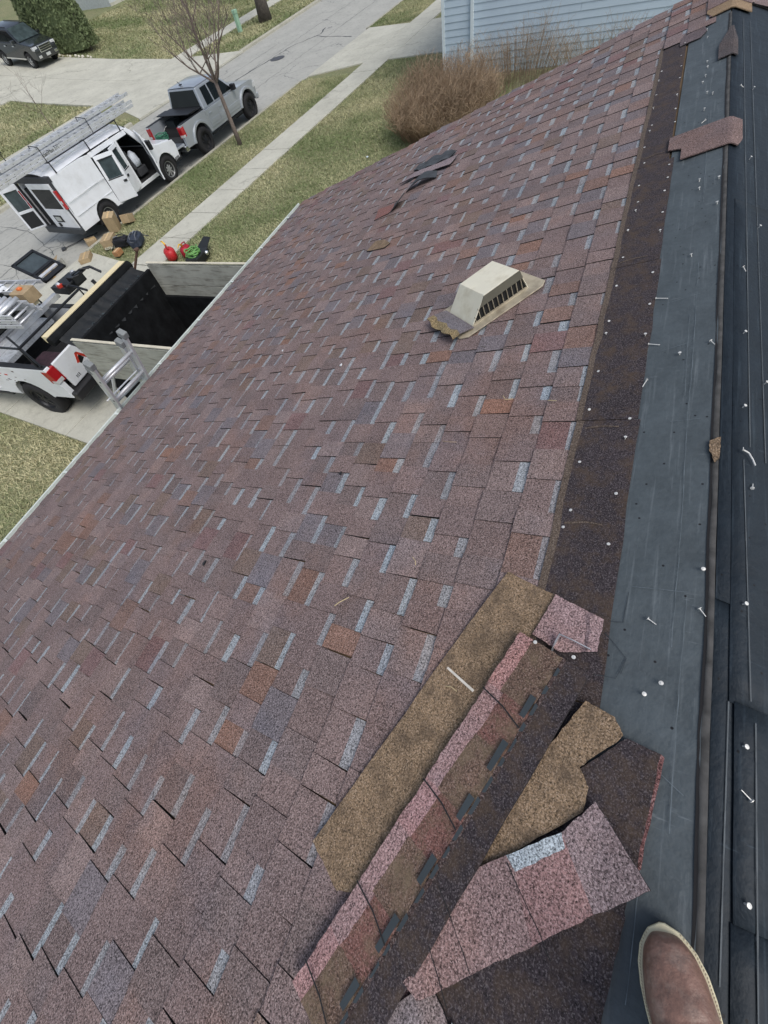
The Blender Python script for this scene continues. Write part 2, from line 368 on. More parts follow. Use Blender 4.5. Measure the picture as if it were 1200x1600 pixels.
# lawns: short blades in tufts, straw and green
def grass(name, rects, dens, h, w, seedv, label):
    rng = np.random.default_rng(seedv); V = []; C = []
    for (a, b, p0, p1) in rects:
        n = int((b - a) * (p1 - p0) * dens); s = rng.uniform(a, b, n); p = rng.uniform(p0, p1, n)
        f = np.array([noise.fractal(Vector((x * .35, y * .35, seedv)), 1, 2, 4) for x, y in zip(s[::6], p[::6])]); f = np.repeat(f, 6)[:n]
        # neighbours of a sample share its patch value
        s = np.repeat(s[::6], 6)[:n] + rng.normal(0, .13, n); p = np.repeat(p[::6], 6)[:n] + rng.normal(0, .13, n)
        s = np.clip(s, a, b); p = np.clip(p, p0, p1)
        gm = np.clip(  .56 + f * .9 + rng.normal(0, .22, n), 0, 1)[:, None]
        straw = np.array(S(190, 184, 148)[:3]); green = np.array(S(118, 132, 90)[:3])
        c = (straw * (1 - gm) + green * gm) * rng.uniform(.75, 1.3, n)[:, None]
        z = np.array([zg(x) for x in p]) - .03
        an = rng.uniform(0, 2 * np.pi, n); hh = h * rng.uniform(.5, 1.4, n); lean = rng.normal(0, 1.1, (n, 2)) * hh[:, None]
        dx = np.cos(an) * w * rng.uniform(.6, 1.4, n); dy = np.sin(an) * w
        v = np.stack([np.stack([s - dx, p - dy, z], 1), np.stack([s + dx, p + dy, z], 1), np.stack([s + lean[:, 0], p + lean[:, 1], z + hh], 1)], 1)
        V.append(v.reshape(-1, 3)); C.append(np.repeat(np.concatenate([c, np.ones((n, 1))], 1), 3, 0))
    V = np.concatenate(V); C = np.concatenate(C); n = len(V) // 3
    me = bpy.data.meshes.new(name); me.vertices.add(len(V)); me.vertices.foreach_set('co', V.ravel()); me.loops.add(len(V)); me.loops.foreach_set('vertex_index', np.arange(len(V), dtype=np.int32))
    me.polygons.add(n); me.polygons.foreach_set('loop_start', np.arange(0, 3 * n, 3, dtype=np.int32)); me.polygons.foreach_set('loop_total', np.full(n, 3, np.int32))
    a = me.color_attributes.new('tone', 'FLOAT_COLOR', 'CORNER'); a.data.foreach_set('color', C.ravel()); me.materials.append(GRASSM); me.update(); me.validate()
    return tag(put(name, me, None, MS), label, 'grass', kind='stuff')
grass('grass', [(8.1, 22.7, 13.45, 16.1), (7.8, 23.9, 5.2, 12.12), (-2.5, 1.76, 4.6, 12.1), (29.95, 42, 13.45, 16.1)], 950, .05, .011, 3, 'short dormant lawn grass between the house, the sidewalk and the near kerb')
grass('grass_across', [(4, 19.2, 24.7, 28.55), (28.9, 62, 24.7, 28.55), (4, 21.25, 30.05, 37.5), (12, 21.2, 37.5, 41), (28.6, 60, 30.05, 46)], 200, .08, .022, 5, 'patchy dormant lawn grass on the far side of the street')
# ================================================================== THE ROOFED HOUSE
EAVE = 4.86
house = empty('roofed_house', Matrix.Translation((2.0, -.5, .3)))
tag(house, 'single-storey house with half stripped reddish brown shingle roof filling the foreground', 'house')
def rake(w): return 6.24 - (w + .13) * .038
mb = MB(); mb.hexa([(-3.6, EAVE, -.03), (rake(EAVE), EAVE, -.03), (rake(WR), WR, -.03), (-3.6, WR, -.03), (-3.6, EAVE, -.004), (rake(EAVE), EAVE, -.004), (rake(WR), WR, -.004), (-3.6, WR, -.004)])
slope = obj('front_roof_slope', mb, plain('roof_board', S(120, 98, 70), .9), house, MROOF)
mb = MB(); mb.box(-3.6, 6.2, -4.9, -.006, -.03, -.006)
bslope = obj('back_roof_slope', mb, UNB, house, MBACK)
mb = MB(); mb.box(-3.5, 5.85, -4.9, 3.85, 0, 2.72); obj('wall', mb, SIDING, house, Matrix.Translation((0, 0, .25)))
# ---- shingles
E_ = .1435; LSH = 1.0
TONES = [(S(112, 97, 95), 5), (S(115, 99, 96), 5), (S(106, 93, 91), 4), (S(119, 104, 101), 2), (S(116, 94, 86), 1.4), (S(108, 93, 86), 1.5), (S(106, 99, 102), 1.2), (S(110, 88, 87), 1.1), (S(120, 94, 83), .3)]
BAND = S(140, 148, 153)
EDGE = (.006, .006, .006, 1)
def tonepick(rr): return rr.choices([t for t, w in TONES], [w for t, w in TONES])[0]
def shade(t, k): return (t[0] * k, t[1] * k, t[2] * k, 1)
def shingle_into(mb, rr, x0=0., x1=LSH, y0=-.034, y1=E_, ox=0., oy=0., oz=0., yb=None):
    zb = lambda y: .002 + (y - y0) / (y1 - y0) * .0092
    x = x0; tooth = rr.random() < .5; gaptone = tonepick(rr); e = .0015
    def quad(pts, tone): mb.add([(a + ox, b + oy, c + oz) for a, b, c in pts], [(0, 1, 2, 3)], tone)
    while x < x1 - 1e-4:
        w = rr.uniform(.085, .17) if tooth else rr.uniform(.08, .16)
        xe = x + w
        if x1 - xe < .07: xe = x1
        a, b = x + (e if x == x0 else 0), xe - (e if xe == x1 else 0)
        if tooth:
            h = .0036; tt = shade(tonepick(rr), rr.uniform(.94, 1.08)); fl = rr.uniform(0, .006); yy = y1 + rr.uniform(-.001, .0015)
            p = [(a + fl, y0, zb(y0) + h), (b - fl, y0, zb(y0) + h), (b, yy, zb(y1) + h), (a, yy, zb(y1) + h)]
            quad(p, tt); lo = [(q[0], q[1], -.002) for q in p]
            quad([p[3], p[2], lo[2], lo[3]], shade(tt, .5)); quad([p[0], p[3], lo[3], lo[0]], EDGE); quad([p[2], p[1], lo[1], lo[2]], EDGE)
        else:
            gt = shade(tonepick(rr) if rr.random() < .6 else gaptone, rr.uniform(.9, 1.04)); bw = rr.uniform(.032, .044) if rr.random() < .9 else 0.0; mx = rr.uniform(.4, .95); bt = tuple(gt[i] * (1 - mx) + BAND[i] * mx for i in range(3)) + (1,)
            ys = [y0, bw, y1] if bw else [y0, y1]
            for k in range(len(ys) - 1):
                ya, yb_ = ys[k], ys[k + 1]
                quad([(a, ya, zb(ya)), (b, ya, zb(ya)), (b, yb_, zb(yb_)), (a, yb_, zb(yb_))], bt if (bw and k == 0) else gt)
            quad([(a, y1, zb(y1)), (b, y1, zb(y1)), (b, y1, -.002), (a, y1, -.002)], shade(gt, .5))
            if x == x0: quad([(a, y0, zb(y0)), (a, y1, zb(y1)), (a, y1, -.002), (a, y0, -.002)], EDGE)
            if xe == x1: quad([(b, y1, zb(y1)), (b, y0, zb(y0)), (b, y0, -.002), (b, y1, -.002)], EDGE)
        x = xe; tooth = not tooth
rr = random.Random(5); VAR = []
for k in range(36):
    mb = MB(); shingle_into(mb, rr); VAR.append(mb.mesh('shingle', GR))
W0 = .278; rest = MB(); cnt = 0; order = []
NC = int(round((EAVE + .02 - W0) / E_))
for i in range(NC):
    w = W0 + i * E_; off = ((i * .43 + rr.uniform(-.03, .03)) % 1.0)
    u = -3.6 + off - 1; end = rake(w) + rr.uniform(-.02, .03)
    while u < end - .03:
        L = min(LSH, end - u)
        wob_ = rr.uniform(-.004, .004)
        umin = -1.75 + max(0, (w - 1.58)) * .40          # left of this the frame ends
        if u + L < umin or u < -3.6:
            if u >= -3.6: shingle_into(rest, rr, 0, L, ox=u, oy=w + wob_)
        else:
            if i == 0:
                q = MB(); shingle_into(q, rr, 0, L, y0=-.001); me = q.mesh('shingle', GR)
            elif L > .995: me = rr.choice(VAR)
            else:
                q = MB(); shingle_into(q, rr, 0, L); me = q.mesh('shingle', GR)
            M = MROOF @ T((u, w + wob_, rr.uniform(0, .0012))) @ RZ(rr.uniform(-.25, .25)) @ RX(rr.uniform(-.25, .1))
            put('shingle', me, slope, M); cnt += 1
        u += LSH
# shingles left in place beyond the stripped ridge
for (u, w, L) in ((5.12, W0 - E_, rake(.2) - 5.10), (5.22, W0 - 2 * E_, rake(0) - 5.2), (5.36, W0 - 3 * E_ + .012, rake(-.1) - 5.34)):
    q = MB(); shingle_into(q, rr, 0, L, y0=-.03 if w > -.1 else .0); put('shingle', q.mesh('shingle', GR), slope, MROOF @ T((u, w, .004))); cnt += 1
o = obj('shingle_rows', rest, GR, slope, MROOF, fix=False); o['kind'] = 'stuff'
print('shingle objects', cnt)
# ---- dark nailing zone of the last course, uncovered
DARKG = granule('dark_granules', S(56, 50, 53), .8, dust=S(84, 70, 58)); DUSTG = granule('dusty_granules', S(88, 77, 68), .7)
u = 5.2; k = 0
while u > -2.4:
    L = 1.0 if u - 1 > -2.4 else .6; x0 = u - L + .003; r1 = rr.uniform(-.004, .004); mb = MB()
    lo = .097 + r1 + (.03 if u > 4 else 0) - (.004 if u < 2.3 else 0)
    n = 8; vs = []
    for i in range(n + 1):
        x = x0 + (u - x0) * i / n; j = rr.uniform(-.003, .003)
        vs += [(x, lo + j, .006), (x, W0 - .004 + j * 2, .0085), (x, W0 + .02 + j, .0098)]
    fs = [(3 * i, 3 * i + 3, 3 * i + 4, 3 * i + 1) for i in range(n)]
    mb.add(vs, fs, mi=0); mb.f += [(3 * i + 1, 3 * i + 4, 3 * i + 5, 3 * i + 2) for i in range(n)]; mb.t += [None] * n; mb.mi += [1] * n
    lw = [(v[0], v[1], -.002) for v in vs[::3]]
    mb.add(vs[::3] + lw, [(i, i + n + 1, i + n + 2, i + 1) for i in range(n)], mi=2)
    obj('nailing_strip', mb, [DARKG, DUSTG, ASPHALT], slope, MROOF); u -= L
# ---- grey underlayment strip up to the ridge, dirty crease, navy sheets on the back slope
def sheet(name, fn, xs, ys, mat, parent, M, amp=.003, sc=5, th=.0015):
    mb = MB(); nx, ny = len(xs), len(ys); vs = []
    for x in xs:
        for y in ys:
            yy = fn(x, y); vs.append((x, yy, .0012 + amp * noise.fractal(Vector((x * sc, yy * sc * 2.5, .3)), 1, 2, 3) + amp))
    mb.add(vs, [(i * ny + j, (i + 1) * ny + j, (i + 1) * ny + j + 1, i * ny + j + 1) for i in range(nx - 1) for j in range(ny - 1)])
    return obj(name, mb, mat, parent, M, smooth=True, fix=False)
lin = lambda a, b, n: [a + (b - a) * i / n for i in range(n + 1)]
sheet('underlayment_strip', lambda x, y: y, lin(-2.4, 5.45, 150), lin(WR + .003, .115, 10), UND, slope, MROOF, .0024, 5)
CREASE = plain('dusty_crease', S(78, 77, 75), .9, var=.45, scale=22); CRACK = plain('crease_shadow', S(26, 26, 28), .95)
xs = lin(-2.4, 5.3, 150); A3 = []; B3 = []
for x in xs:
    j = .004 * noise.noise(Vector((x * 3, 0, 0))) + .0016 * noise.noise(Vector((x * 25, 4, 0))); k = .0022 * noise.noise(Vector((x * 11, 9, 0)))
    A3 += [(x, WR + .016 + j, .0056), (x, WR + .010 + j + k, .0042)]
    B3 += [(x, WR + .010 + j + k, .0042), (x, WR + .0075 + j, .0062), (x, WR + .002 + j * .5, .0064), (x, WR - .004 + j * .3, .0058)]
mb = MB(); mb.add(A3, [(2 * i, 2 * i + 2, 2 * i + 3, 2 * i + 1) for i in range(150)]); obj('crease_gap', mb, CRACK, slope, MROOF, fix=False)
mb = MB(); mb.add(B3, [(i * 4 + j, (i + 1) * 4 + j, (i + 1) * 4 + j + 1, i * 4 + j + 1) for i in range(150) for j in range(3)]); obj('ridge_crease', mb, CREASE, slope, MROOF, smooth=True, fix=False)
# wrinkles, patch edges and pale scuffs in the grey strip, dust lines at the seams of the dark band
FOLD = plain('fold_shadow', S(52, 60, 66), .8); PALEF = plain('scuff_grey', S(98, 108, 114), .7, var=.3, scale=30)
def hair(pts, w_, mat, name='fold_line', M=MROOF, par=None, z=.0075):
    mb = MB(); L = []
    for i in range(len(pts) - 1):
        a, b = Vector(pts[i]), Vector(pts[i + 1]); n = max(2, int((b - a).length / .03))
        for k in range(n): L.append(a.lerp(b, k / n) + Vector((rr.uniform(-.0012, .0012), rr.uniform(-.0012, .0012))))
    L.append(Vector(pts[-1])); vs = []
    for i, p in enumerate(L):
        d = (L[min(i + 1, len(L) - 1)] - L[max(i - 1, 0)]).normalized(); h = w_ * rr.uniform(.4, 1.2); vs += [(p.x - d.y * h, p.y + d.x * h, z), (p.x + d.y * h, p.y - d.x * h, z)]
    mb.add(vs, [(2 * i, 2 * i + 1, 2 * i + 3, 2 * i + 2) for i in range(len(L) - 1)]); return obj(name, mb, mat, par or slope, M, fix=False)
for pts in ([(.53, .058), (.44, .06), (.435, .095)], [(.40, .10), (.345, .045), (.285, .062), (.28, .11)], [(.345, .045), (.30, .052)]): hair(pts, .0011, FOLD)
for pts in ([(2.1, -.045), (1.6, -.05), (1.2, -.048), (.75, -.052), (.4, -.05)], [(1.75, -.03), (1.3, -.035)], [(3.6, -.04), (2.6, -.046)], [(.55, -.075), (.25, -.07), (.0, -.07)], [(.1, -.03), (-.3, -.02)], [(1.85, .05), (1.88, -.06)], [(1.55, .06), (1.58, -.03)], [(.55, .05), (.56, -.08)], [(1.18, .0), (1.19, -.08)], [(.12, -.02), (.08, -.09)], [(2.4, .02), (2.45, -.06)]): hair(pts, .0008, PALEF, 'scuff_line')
for u_ in (2.24, 1.16, .74, 3.3): hair([(u_, .262), (u_ + .01, .20), (u_ + .004, .15)], .004, DUSTG, 'dust_line', z=.0098)
def bsheet(x0, x1, v0, v1, lift, skew=0):
    o = sheet('underlayment_sheet', lambda x, y: y + skew * (x - x0), lin(x0, x1, max(6, int((x1 - x0) * 14))), lin(-v1, -v0, 14), UNB, bslope, MBACK @ T((0, 0, lift)), .0022, 3.5)
    md = o.modifiers.new('thick', 'SOLIDIFY'); md.thickness = .0012; md.offset = -1
    return o
bsheet(.556, 5.6, .002, 1.2, .004); bsheet(-2.4, .556, .002, .9, .002)
bsheet(.31, 2.6, .042, .9, .0058, .0015); bsheet(-.10, .315, .053, .9, .0078); bsheet(-1.5, -.10, .05, .9, .0058)
LINEM = plain('chalk_line', S(82, 88, 92), .8, var=.2, scale=20)
for x0, x1, v0, v1, lift in ((1.11, 5.2, .083, .097, .0118), (1.07, 5.2, .136, .147, .0118), (-.2, .31, .031, .041, .0082), (.33, 1.05, .076, .092, .0118), (-.24, .285, .098, .101, .0138), (-1.2, -.11, .1, .1, .0118)):
    mb = MB(); n = 30; vs = []
    for i in range(n + 1):
        t = i / n; x = x0 + (x1 - x0) * t; v = v0 + (v1 - v0) * (1 - t) if x1 > 1 else v0 + (v1 - v0) * t; w_ = .0016 * rr.uniform(.5, 1.2)
        vs += [(x, -v - w_, lift), (x, -v + w_, lift)]
    mb.add(vs, [(2 * i, 2 * i + 2, 2 * i + 3, 2 * i + 1) for i in range(n)]); obj('chalk_line', mb, LINEM, bslope, MBACK, fix=False)
# shingles still on the far end of the back slope and the cap left at the ridge end
for k in range(4):
    q = MB(); shingle_into(q, rr, 0, .62); put('shingle', q.mesh('shingle', GR), bslope, MBACK @ T((5.62 - .0 * k, -.16 - k * E_, .012)) @ RX(180) @ RY(180) @ RX(180) if False else MBACK @ T((6.22, -.02 - k * E_, .012)) @ RZ(180))
CAPG = granule('cap_granules', S(132, 112, 88), .7)
def saddle(name, poly_u, f, bck, thick=.005, lift=.008, curl=0.0, mat=None, tone=None, parent=None):
    """cap bent over the ridge: f = reach down the front, bck = reach down the back as functions of u"""
    mb = MB(); n = 10; k = 8; vs = []; inv = MROOF.inverted() @ MBACK
    for i in range(n + 1):
        u = poly_u[0] + (poly_u[1] - poly_u[0]) * i / n
        for j in range(2 * k + 1):
            if j <= k:
                y = WR + f(u) * (1 - j / k); z = lift + curl * (abs(i / n - .5) * 2) ** 2 * (1 - j / k); vs.append(MROOF @ Vector((u, y, z)))
            else: vs.append(MBACK @ Vector((u, -bck(u) * (j - k) / k, lift + .004)))
    K = 2 * k + 1
    mb.add(vs, [(i * K + j, (i + 1) * K + j, (i + 1) * K + j + 1, i * K + j + 1) for i in range(n) for j in range(K - 1)], tone)
    o = obj(name, mb, mat or GR, parent, Matrix(), fix=False); md = o.modifiers.new('thick', 'SOLIDIFY'); md.thickness = thick; md.offset = -1
    return o
for i, a in enumerate((5.36, 5.55, 5.74, 5.93)): saddle('ridge_cap_shingle', (a, a + .3), lambda u: .15 - max(0, 5.48 - u) * .3, lambda u: .14, lift=.014 + .004 * (i % 2), mat=CAPG if i == 0 else GR, tone=S(112, 96, 94), parent=slope)
# ---- gutter and fascia
gut = MB(); A, B_ = -3.6, rake(EAVE) - .02
M_G = MROOF @ T((0, EAVE, 0))
ey = (MROOF @ Vector((0, EAVE, 0)))
prof = [(-.02, -.01), (-.02, -.13), (.06, -.13), (.105, -.055), (.118, -.02), (.118, -.004), (.100, -.004), (.100, -.014), (.092, -.05), (.052, -.118), (-.012, -.118), (-.012, -.01)]
gut.prism(prof, A, B_, 'x')
gutter = obj('gutter', gut, GUTW, house, T((0, ey.y + .0, ey.z - .012)), bevel=.003)
mb = MB(); mb.add([(A, -.01, -.075), (B_, -.01, -.075), (B_, .084, -.065), (A, .084, -.065)], [(0, 1, 2, 3)]); obj('leaf_muck', mb, GUTI, gutter, T((0, ey.y, ey.z - .012)), fix=False)
for x in np.arange(-3.2, 6, .8):
    mb = MB(); mb.box(x, x + .025, -.012, .112, -.012, -.006); obj('hanger', mb, GUTW, gutter, T((0, ey.y, ey.z - .012)))
for x in (.95, 3.9):
    mb = MB(); mb.prism([(a * 1.03 - .0, b - .002) for a, b in prof[:6]] + [(.1, -.004), (.1, -.02), (.05, -.135), (-.02, -.135)], x, x + .06, 'x'); obj('gutter_joint', mb, GUTW, gutter, T((0, ey.y + .002, ey.z - .011)))
mb = MB(); mb.box(-3.6, rake(EAVE) - .01, -.045, -.02, -.17, -.02); obj('fascia', mb, TRIMW, house, T((0, ey.y, ey.z - .012)))
mb = MB(); mb.add([(-3.6, EAVE - .02, .0085), (B_, EAVE - .02, .0085), (B_, EAVE + .018, .006), (-3.6, EAVE + .018, .006)], [(0, 1, 2, 3)]); obj('drip_edge', mb, GUTW, house, MROOF, fix=False)
for yy in (0,):
    mb = MB(); mb.hexa([(rake(EAVE) - .03, EAVE, -.19), (rake(EAVE) - .003, EAVE, -.19), (rake(WR) - .003, WR, -.19), (rake(WR) - .03, WR, -.19), (rake(EAVE) - .03, EAVE, -.032), (rake(EAVE) - .003, EAVE, -.032), (rake(WR) - .003, WR, -.032), (rake(WR) - .03, WR, -.032)]); obj('barge_board', mb, TRIMW, house, MROOF)
# ================================================================== LOOSE THINGS ON THE ROOF
def piece(name, label, parts, lift, M=MROOF, cat='shingle', amp=.003, curl=None, group=None, mats=None, thick=.006, seed=0, rough=.0026):
    """parts: list of (outline in roof coordinates, tone or material index); torn or cut shingle with some warp"""
    bm = bmesh.new(); tl = bm.faces.layers.int.new('k'); mats = mats or [GR]
    for k, (poly, tone) in enumerate(parts):
        vs = [bm.verts.new((x, y, 0)) for x, y in poly]; f = bm.faces.new(vs); f[tl] = k
        r = bmesh.ops.triangulate(bm, faces=[f]); es = list({e for ff in r['faces'] for e in ff.edges})
        bmesh.ops.subdivide_edges(bm, edges=es, cuts=9, use_grid_fill=True)
    for v in bm.verts:
        n2 = noise.noise_vector(Vector((v.co.x * 55, v.co.y * 55, seed + 3))) * rough + noise.noise_vector(Vector((v.co.x * 150, v.co.y * 150, seed + 9))) * rough * .6
        v.co.x += n2.x; v.co.y += n2.y
        v.co.z = lift + amp * noise.fractal(Vector((v.co.x * 9, v.co.y * 9, seed)), 1, 2, 2)
        if curl: v.co.z += curl(v.co.x, v.co.y)
    bmesh.ops.recalc_face_normals(bm, faces=bm.faces)
    for f in bm.faces:
        if f.normal.z < 0: f.normal_flip()
    me = bpy.data.meshes.new(name)
    keys = [f[tl] for f in bm.faces]; lens = [len(f.verts) for f in bm.faces]
    bm.to_mesh(me); bm.free()
    for mm in mats: me.materials.append(mm)
    a = me.color_attributes.new('tone', 'FLOAT_COLOR', 'CORNER'); c = []; mi = []
    for kk, n in zip(keys, lens):
        t = parts[kk][1]; mi.append(t if isinstance(t, int) else 0); c += list((.1, .1, .1, 1) if isinstance(t, int) else t) * n
    a.data.foreach_set('color', c); me.polygons.foreach_set('material_index', mi)
    me.materials.append(ASPHALT)
    o = put(name, me, None, M); md = o.modifiers.new('thick', 'SOLIDIFY'); md.thickness = thick; md.offset = -1; md.material_offset_rim = len(mats)
    return tag(o, label, cat, group)
STAING = granule('stained_granules', S(106, 76, 70), .85, dust=S(112, 98, 80)); BROWNG = granule('brown_underside', S(124, 105, 84), .9, dust=S(86, 74, 62)); PINK = S(142, 117, 116); PINK2 = S(138, 118, 119); DKG = S(60, 54, 58); RED = S(112, 86, 80); TARB = plain('sealant', S(52, 60, 64), .6)
piece('torn_shingle', 'long golden brown upturned shingle lying under the pink-edged strip', [([(.526, .399), (.475, .24), (.40, .26), (.30, .30), (-.42, .56), (-.443, .614), (-.39, .733), (.18, .53)], 1)], .021, mats=[GR, BROWNG], seed=1)
# strip with pink edge, dirty tabs, sealant dashes and dark nailing band, laid top side up
bu = Vector((-.947, .32)); bv = Vector((-.32, -.947)); b0 = Vector((.334, .31))
def L2(a, b): p = b0 + bu * a + bv * b; return (p.x, p.y)
parts = []
ends = [0, .17, .30, .47, .60, .75, .88, 1.02]
for i in range(len(ends) - 1):
    a, b = ends[i], ends[i + 1]; pw = .040 + .008 * (i % 2)
    parts.append(([L2(a, 0), L2(b, 0), L2(b, pw), L2(a, pw + .004)], shade(PINK if i % 3 else S(148, 116, 114), .92)))
    parts.append(([L2(a, pw + .004), L2(b, pw), L2(b, .132), L2(a, .132)], 2 if i % 2 else 3))
parts.append(([L2(0, .132), L2(1.02, .132), L2(1.02, .142), L2(0, .142)], S(70, 58, 56)))
parts.append(([L2(0, .142), L2(1.02, .142), L2(1.02, .21), L2(0, .204)], 1))
strip = piece('shingle_strip', 'long shingle strip with pink edge and black nailing band slanting across the foreground', parts, .042, mats=[GR, DARKG, STAING, granule('stained_brown', S(96, 78, 68), .85, dust=S(118, 104, 84))], amp=.006, seed=2, curl=lambda x, y: .006 * max(0, (x - .1)) / .2)
mb = MB()
a = .03
while a < .98:
    w_ = rr.uniform(.025, .05); p0, p1 = .134 + rr.uniform(-.002, .002), .142
    mb.add([(*L2(a, p0), .0525), (*L2(a + w_, p0 + .001), .0525), (*L2(a + w_ - .006, p1), .0525), (*L2(a + .003, p1), .0525)], [(0, 1, 2, 3)]); a += w_ + rr.uniform(.012, .03)
for a in (.13, .265, .42, .58, .73, .88):
    w_ = rr.uniform(.05, .1); mb.add([(*L2(a, .112), .0515), (*L2(a + w_, .114), .0515), (*L2(a + w_, .128), .0515), (*L2(a, .129), .0515)], [(0, 1, 2, 3)])
o = obj('sealant_dashes', mb, TARB, strip, MROOF, fix=False); o['kind'] = 'stuff'
for a in (.19, .475, .76, .96):
    mb = MB(); mb.add([(*L2(a, .0), .0535), (*L2(a + .004, .0), .0535), (*L2(a + .012, .07), .0525), (*L2(a + .03, .13), .0525), (*L2(a + .026, .13), .0525), (*L2(a + .008, .07), .0525)], [(0, 1, 2, 3, 4, 5)]); obj('cut_line', mb, ASPHALT, strip, MROOF, fix=False)
piece('torn_shingle', 'mustard brown upturned shingle wedged beside the black nailing band', [([(.205, .12), (.19, .054), (.155, .029), (.055, .11), (.02, .085), (-.03, .09), (-.21, .255), (-.28, .37), (-.2, .33), (.0, .22)], 1)], .027, mats=[GR, BROWNG], seed=3)
piece('torn_shingle', 'charcoal shingle corner poking out over the grey underlayment strip', [([(.03, .13), (.153, .023), (.144, -.045), (-.09, -.018), (-.12, .12)], 1), ([(.144, -.045), (.138, -.052), (-.085, -.025), (-.09, -.018)], S(104, 72, 70))], .017, mats=[GR, DARKG], seed=4)
pinkp = piece('torn_shingle', 'large pinkish shingle with a pale blue patch beside the boot', [([(-.181, .23), (-.199, .203), (-.113, .115), (-.087, .126)], S(150, 158, 163)), ([(-.087, .126), (-.113, .115), (-.199, .203), (-.30, .147), (-.195, .045)], S(130, 103, 101)), ([(-.087, .126), (-.195, .045), (-.106, -.043), (.0, .068)], S(124, 109, 110)), ([(-.181, .23), (-.30, .36), (-.33, .44), (-.48, .42), (-.497, .342), (-.40, .247), (-.30, .147), (-.199, .203)], S(128, 107, 105))], .034, seed=5, amp=.004, curl=lambda x, y: .004 + .02 * max(0, .06 - y) ** 1.2 / .05)
for pts in ([(-.19, .222), (-.273, .133), (-.30, .108)], [(-.405, .345), (-.446, .305), (-.47, .28)], [(-.30, .36), (-.36, .29), (-.40, .25)]): hair(pts, .0013, ASPHALT, 'cut_line', par=pinkp, z=.0445)
piece('torn_shingle', 'small pink square shingle at the upper end of the strip', [([(.475, .24), (.426, .104), (.335, .11), (.31, .2), (.342, .279)], S(138, 116, 116))], .030, seed=6, curl=lambda x, y: .006 if y < .14 else 0)
piece('torn_shingle', 'dark shingle piece under the large pinkish shingle by the boot', [([(-.13, .16), (-.13, -.006), (-.18, -.006), (-.40, .022), (-.75, .03), (-.78, .25), (-.5, .36)], 1)], .0165, mats=[GR, DARKG], seed=7)
piece('torn_shingle', 'grey shingle with pale blue band at the bottom edge under the strip', [([(-.46, .33), (-.52, .24), (-.8, .25), (-.8, .42), (-.62, .46)], S(118, 108, 108)), ([(-.49, .27), (-.52, .23), (-.8, .24), (-.8, .29)], S(148, 158, 164))], .0225, seed=8)
# bent flashing clip
mb = MB(); pts = [(.309, .223, .026), (.33, .213, .05), (.352, .204, .06), (.345, .17, .058), (.334, .124, .050)]; n_ = len(pts); vs = []
for (x, y, z) in pts: vs += [(x, y, z), (x + .002, y, z - .018)]
mb.add(vs, [(2 * i, 2 * i + 2, 2 * i + 3, 2 * i + 1) for i in range(n_ - 1)])
o = obj('flashing_clip', mb, plain('galvanised', (.55, .57, .6, 1), .4, .6), M=MROOF, fix=False); md = o.modifiers.new('t', 'SOLIDIFY'); md.thickness = .002
tag(o, 'thin bent strip of metal flashing lying beside the small pink shingle', 'flashing')
# pieces torn up down the slope
piece('torn_shingle', 'dark ragged torn shingle highest of the loose heap near the far roof edge', [([(5.005, 2.507), (5.10, 2.42), (5.158, 2.326), (5.10, 2.22), (5.09, 2.12), (5.027, 2.021), (4.918, 1.978), (4.90, 2.08), (4.854, 2.199), (4.9, 2.38)], 1)], .03, mats=[GR, plain('shingle_underside', S(62, 66, 70), .8, var=.4, scale=12)], amp=.02, seed=9)
piece('torn_shingle', 'pale grey loose shingle strip lying between two dark torn pieces far down the slope', [([(4.73, 2.579), (4.878, 2.438), (4.752, 2.408)], S(124, 110, 112)), ([(4.752, 2.408), (4.878, 2.438), (4.83, 2.191), (4.688, 2.141)], S(128, 116, 118)), ([(4.688, 2.141), (4.83, 2.191), (4.815, 1.919), (4.644, 1.95)], S(124, 112, 114))], .035, amp=.004, seed=10)
piece('torn_shingle', 'dark arched upturned shingle below the pale loose strip', [([(4.456, 2.388), (4.582, 2.362), (4.632, 2.193), (4.624, 2.083), (4.50, 2.055), (4.47, 2.2)], 1)], .016, mats=[GR, MATS['shingle_underside']], curl=lambda x, y: .05 * math.sin(max(0, min(1, (2.39 - y) / .34)) * math.pi), amp=.003, seed=11)
piece('torn_shingle', 'rust red shingle with a folded black corner on the lower slope', [([(4.06, 2.60), (4.312, 2.66), (4.285, 2.45), (4.10, 2.40)], S(122, 86, 80)), ([(4.10, 2.40), (4.285, 2.45), (4.26, 2.30), (4.199, 2.266), (4.045, 2.40)], 1)], .018, mats=[GR, MATS['shingle_underside']], curl=lambda x, y: max(0, 2.43 - y) * .45, seed=12, amp=.002)
piece('torn_shingle', 'small tan upturned shingle scrap alone on the middle of the slope', [([(3.4, 2.377), (3.542, 2.341), (3.50, 2.22), (3.393, 2.116), (3.341, 2.151), (3.365, 2.279)], 1)], .02, mats=[GR, BROWNG], seed=13)
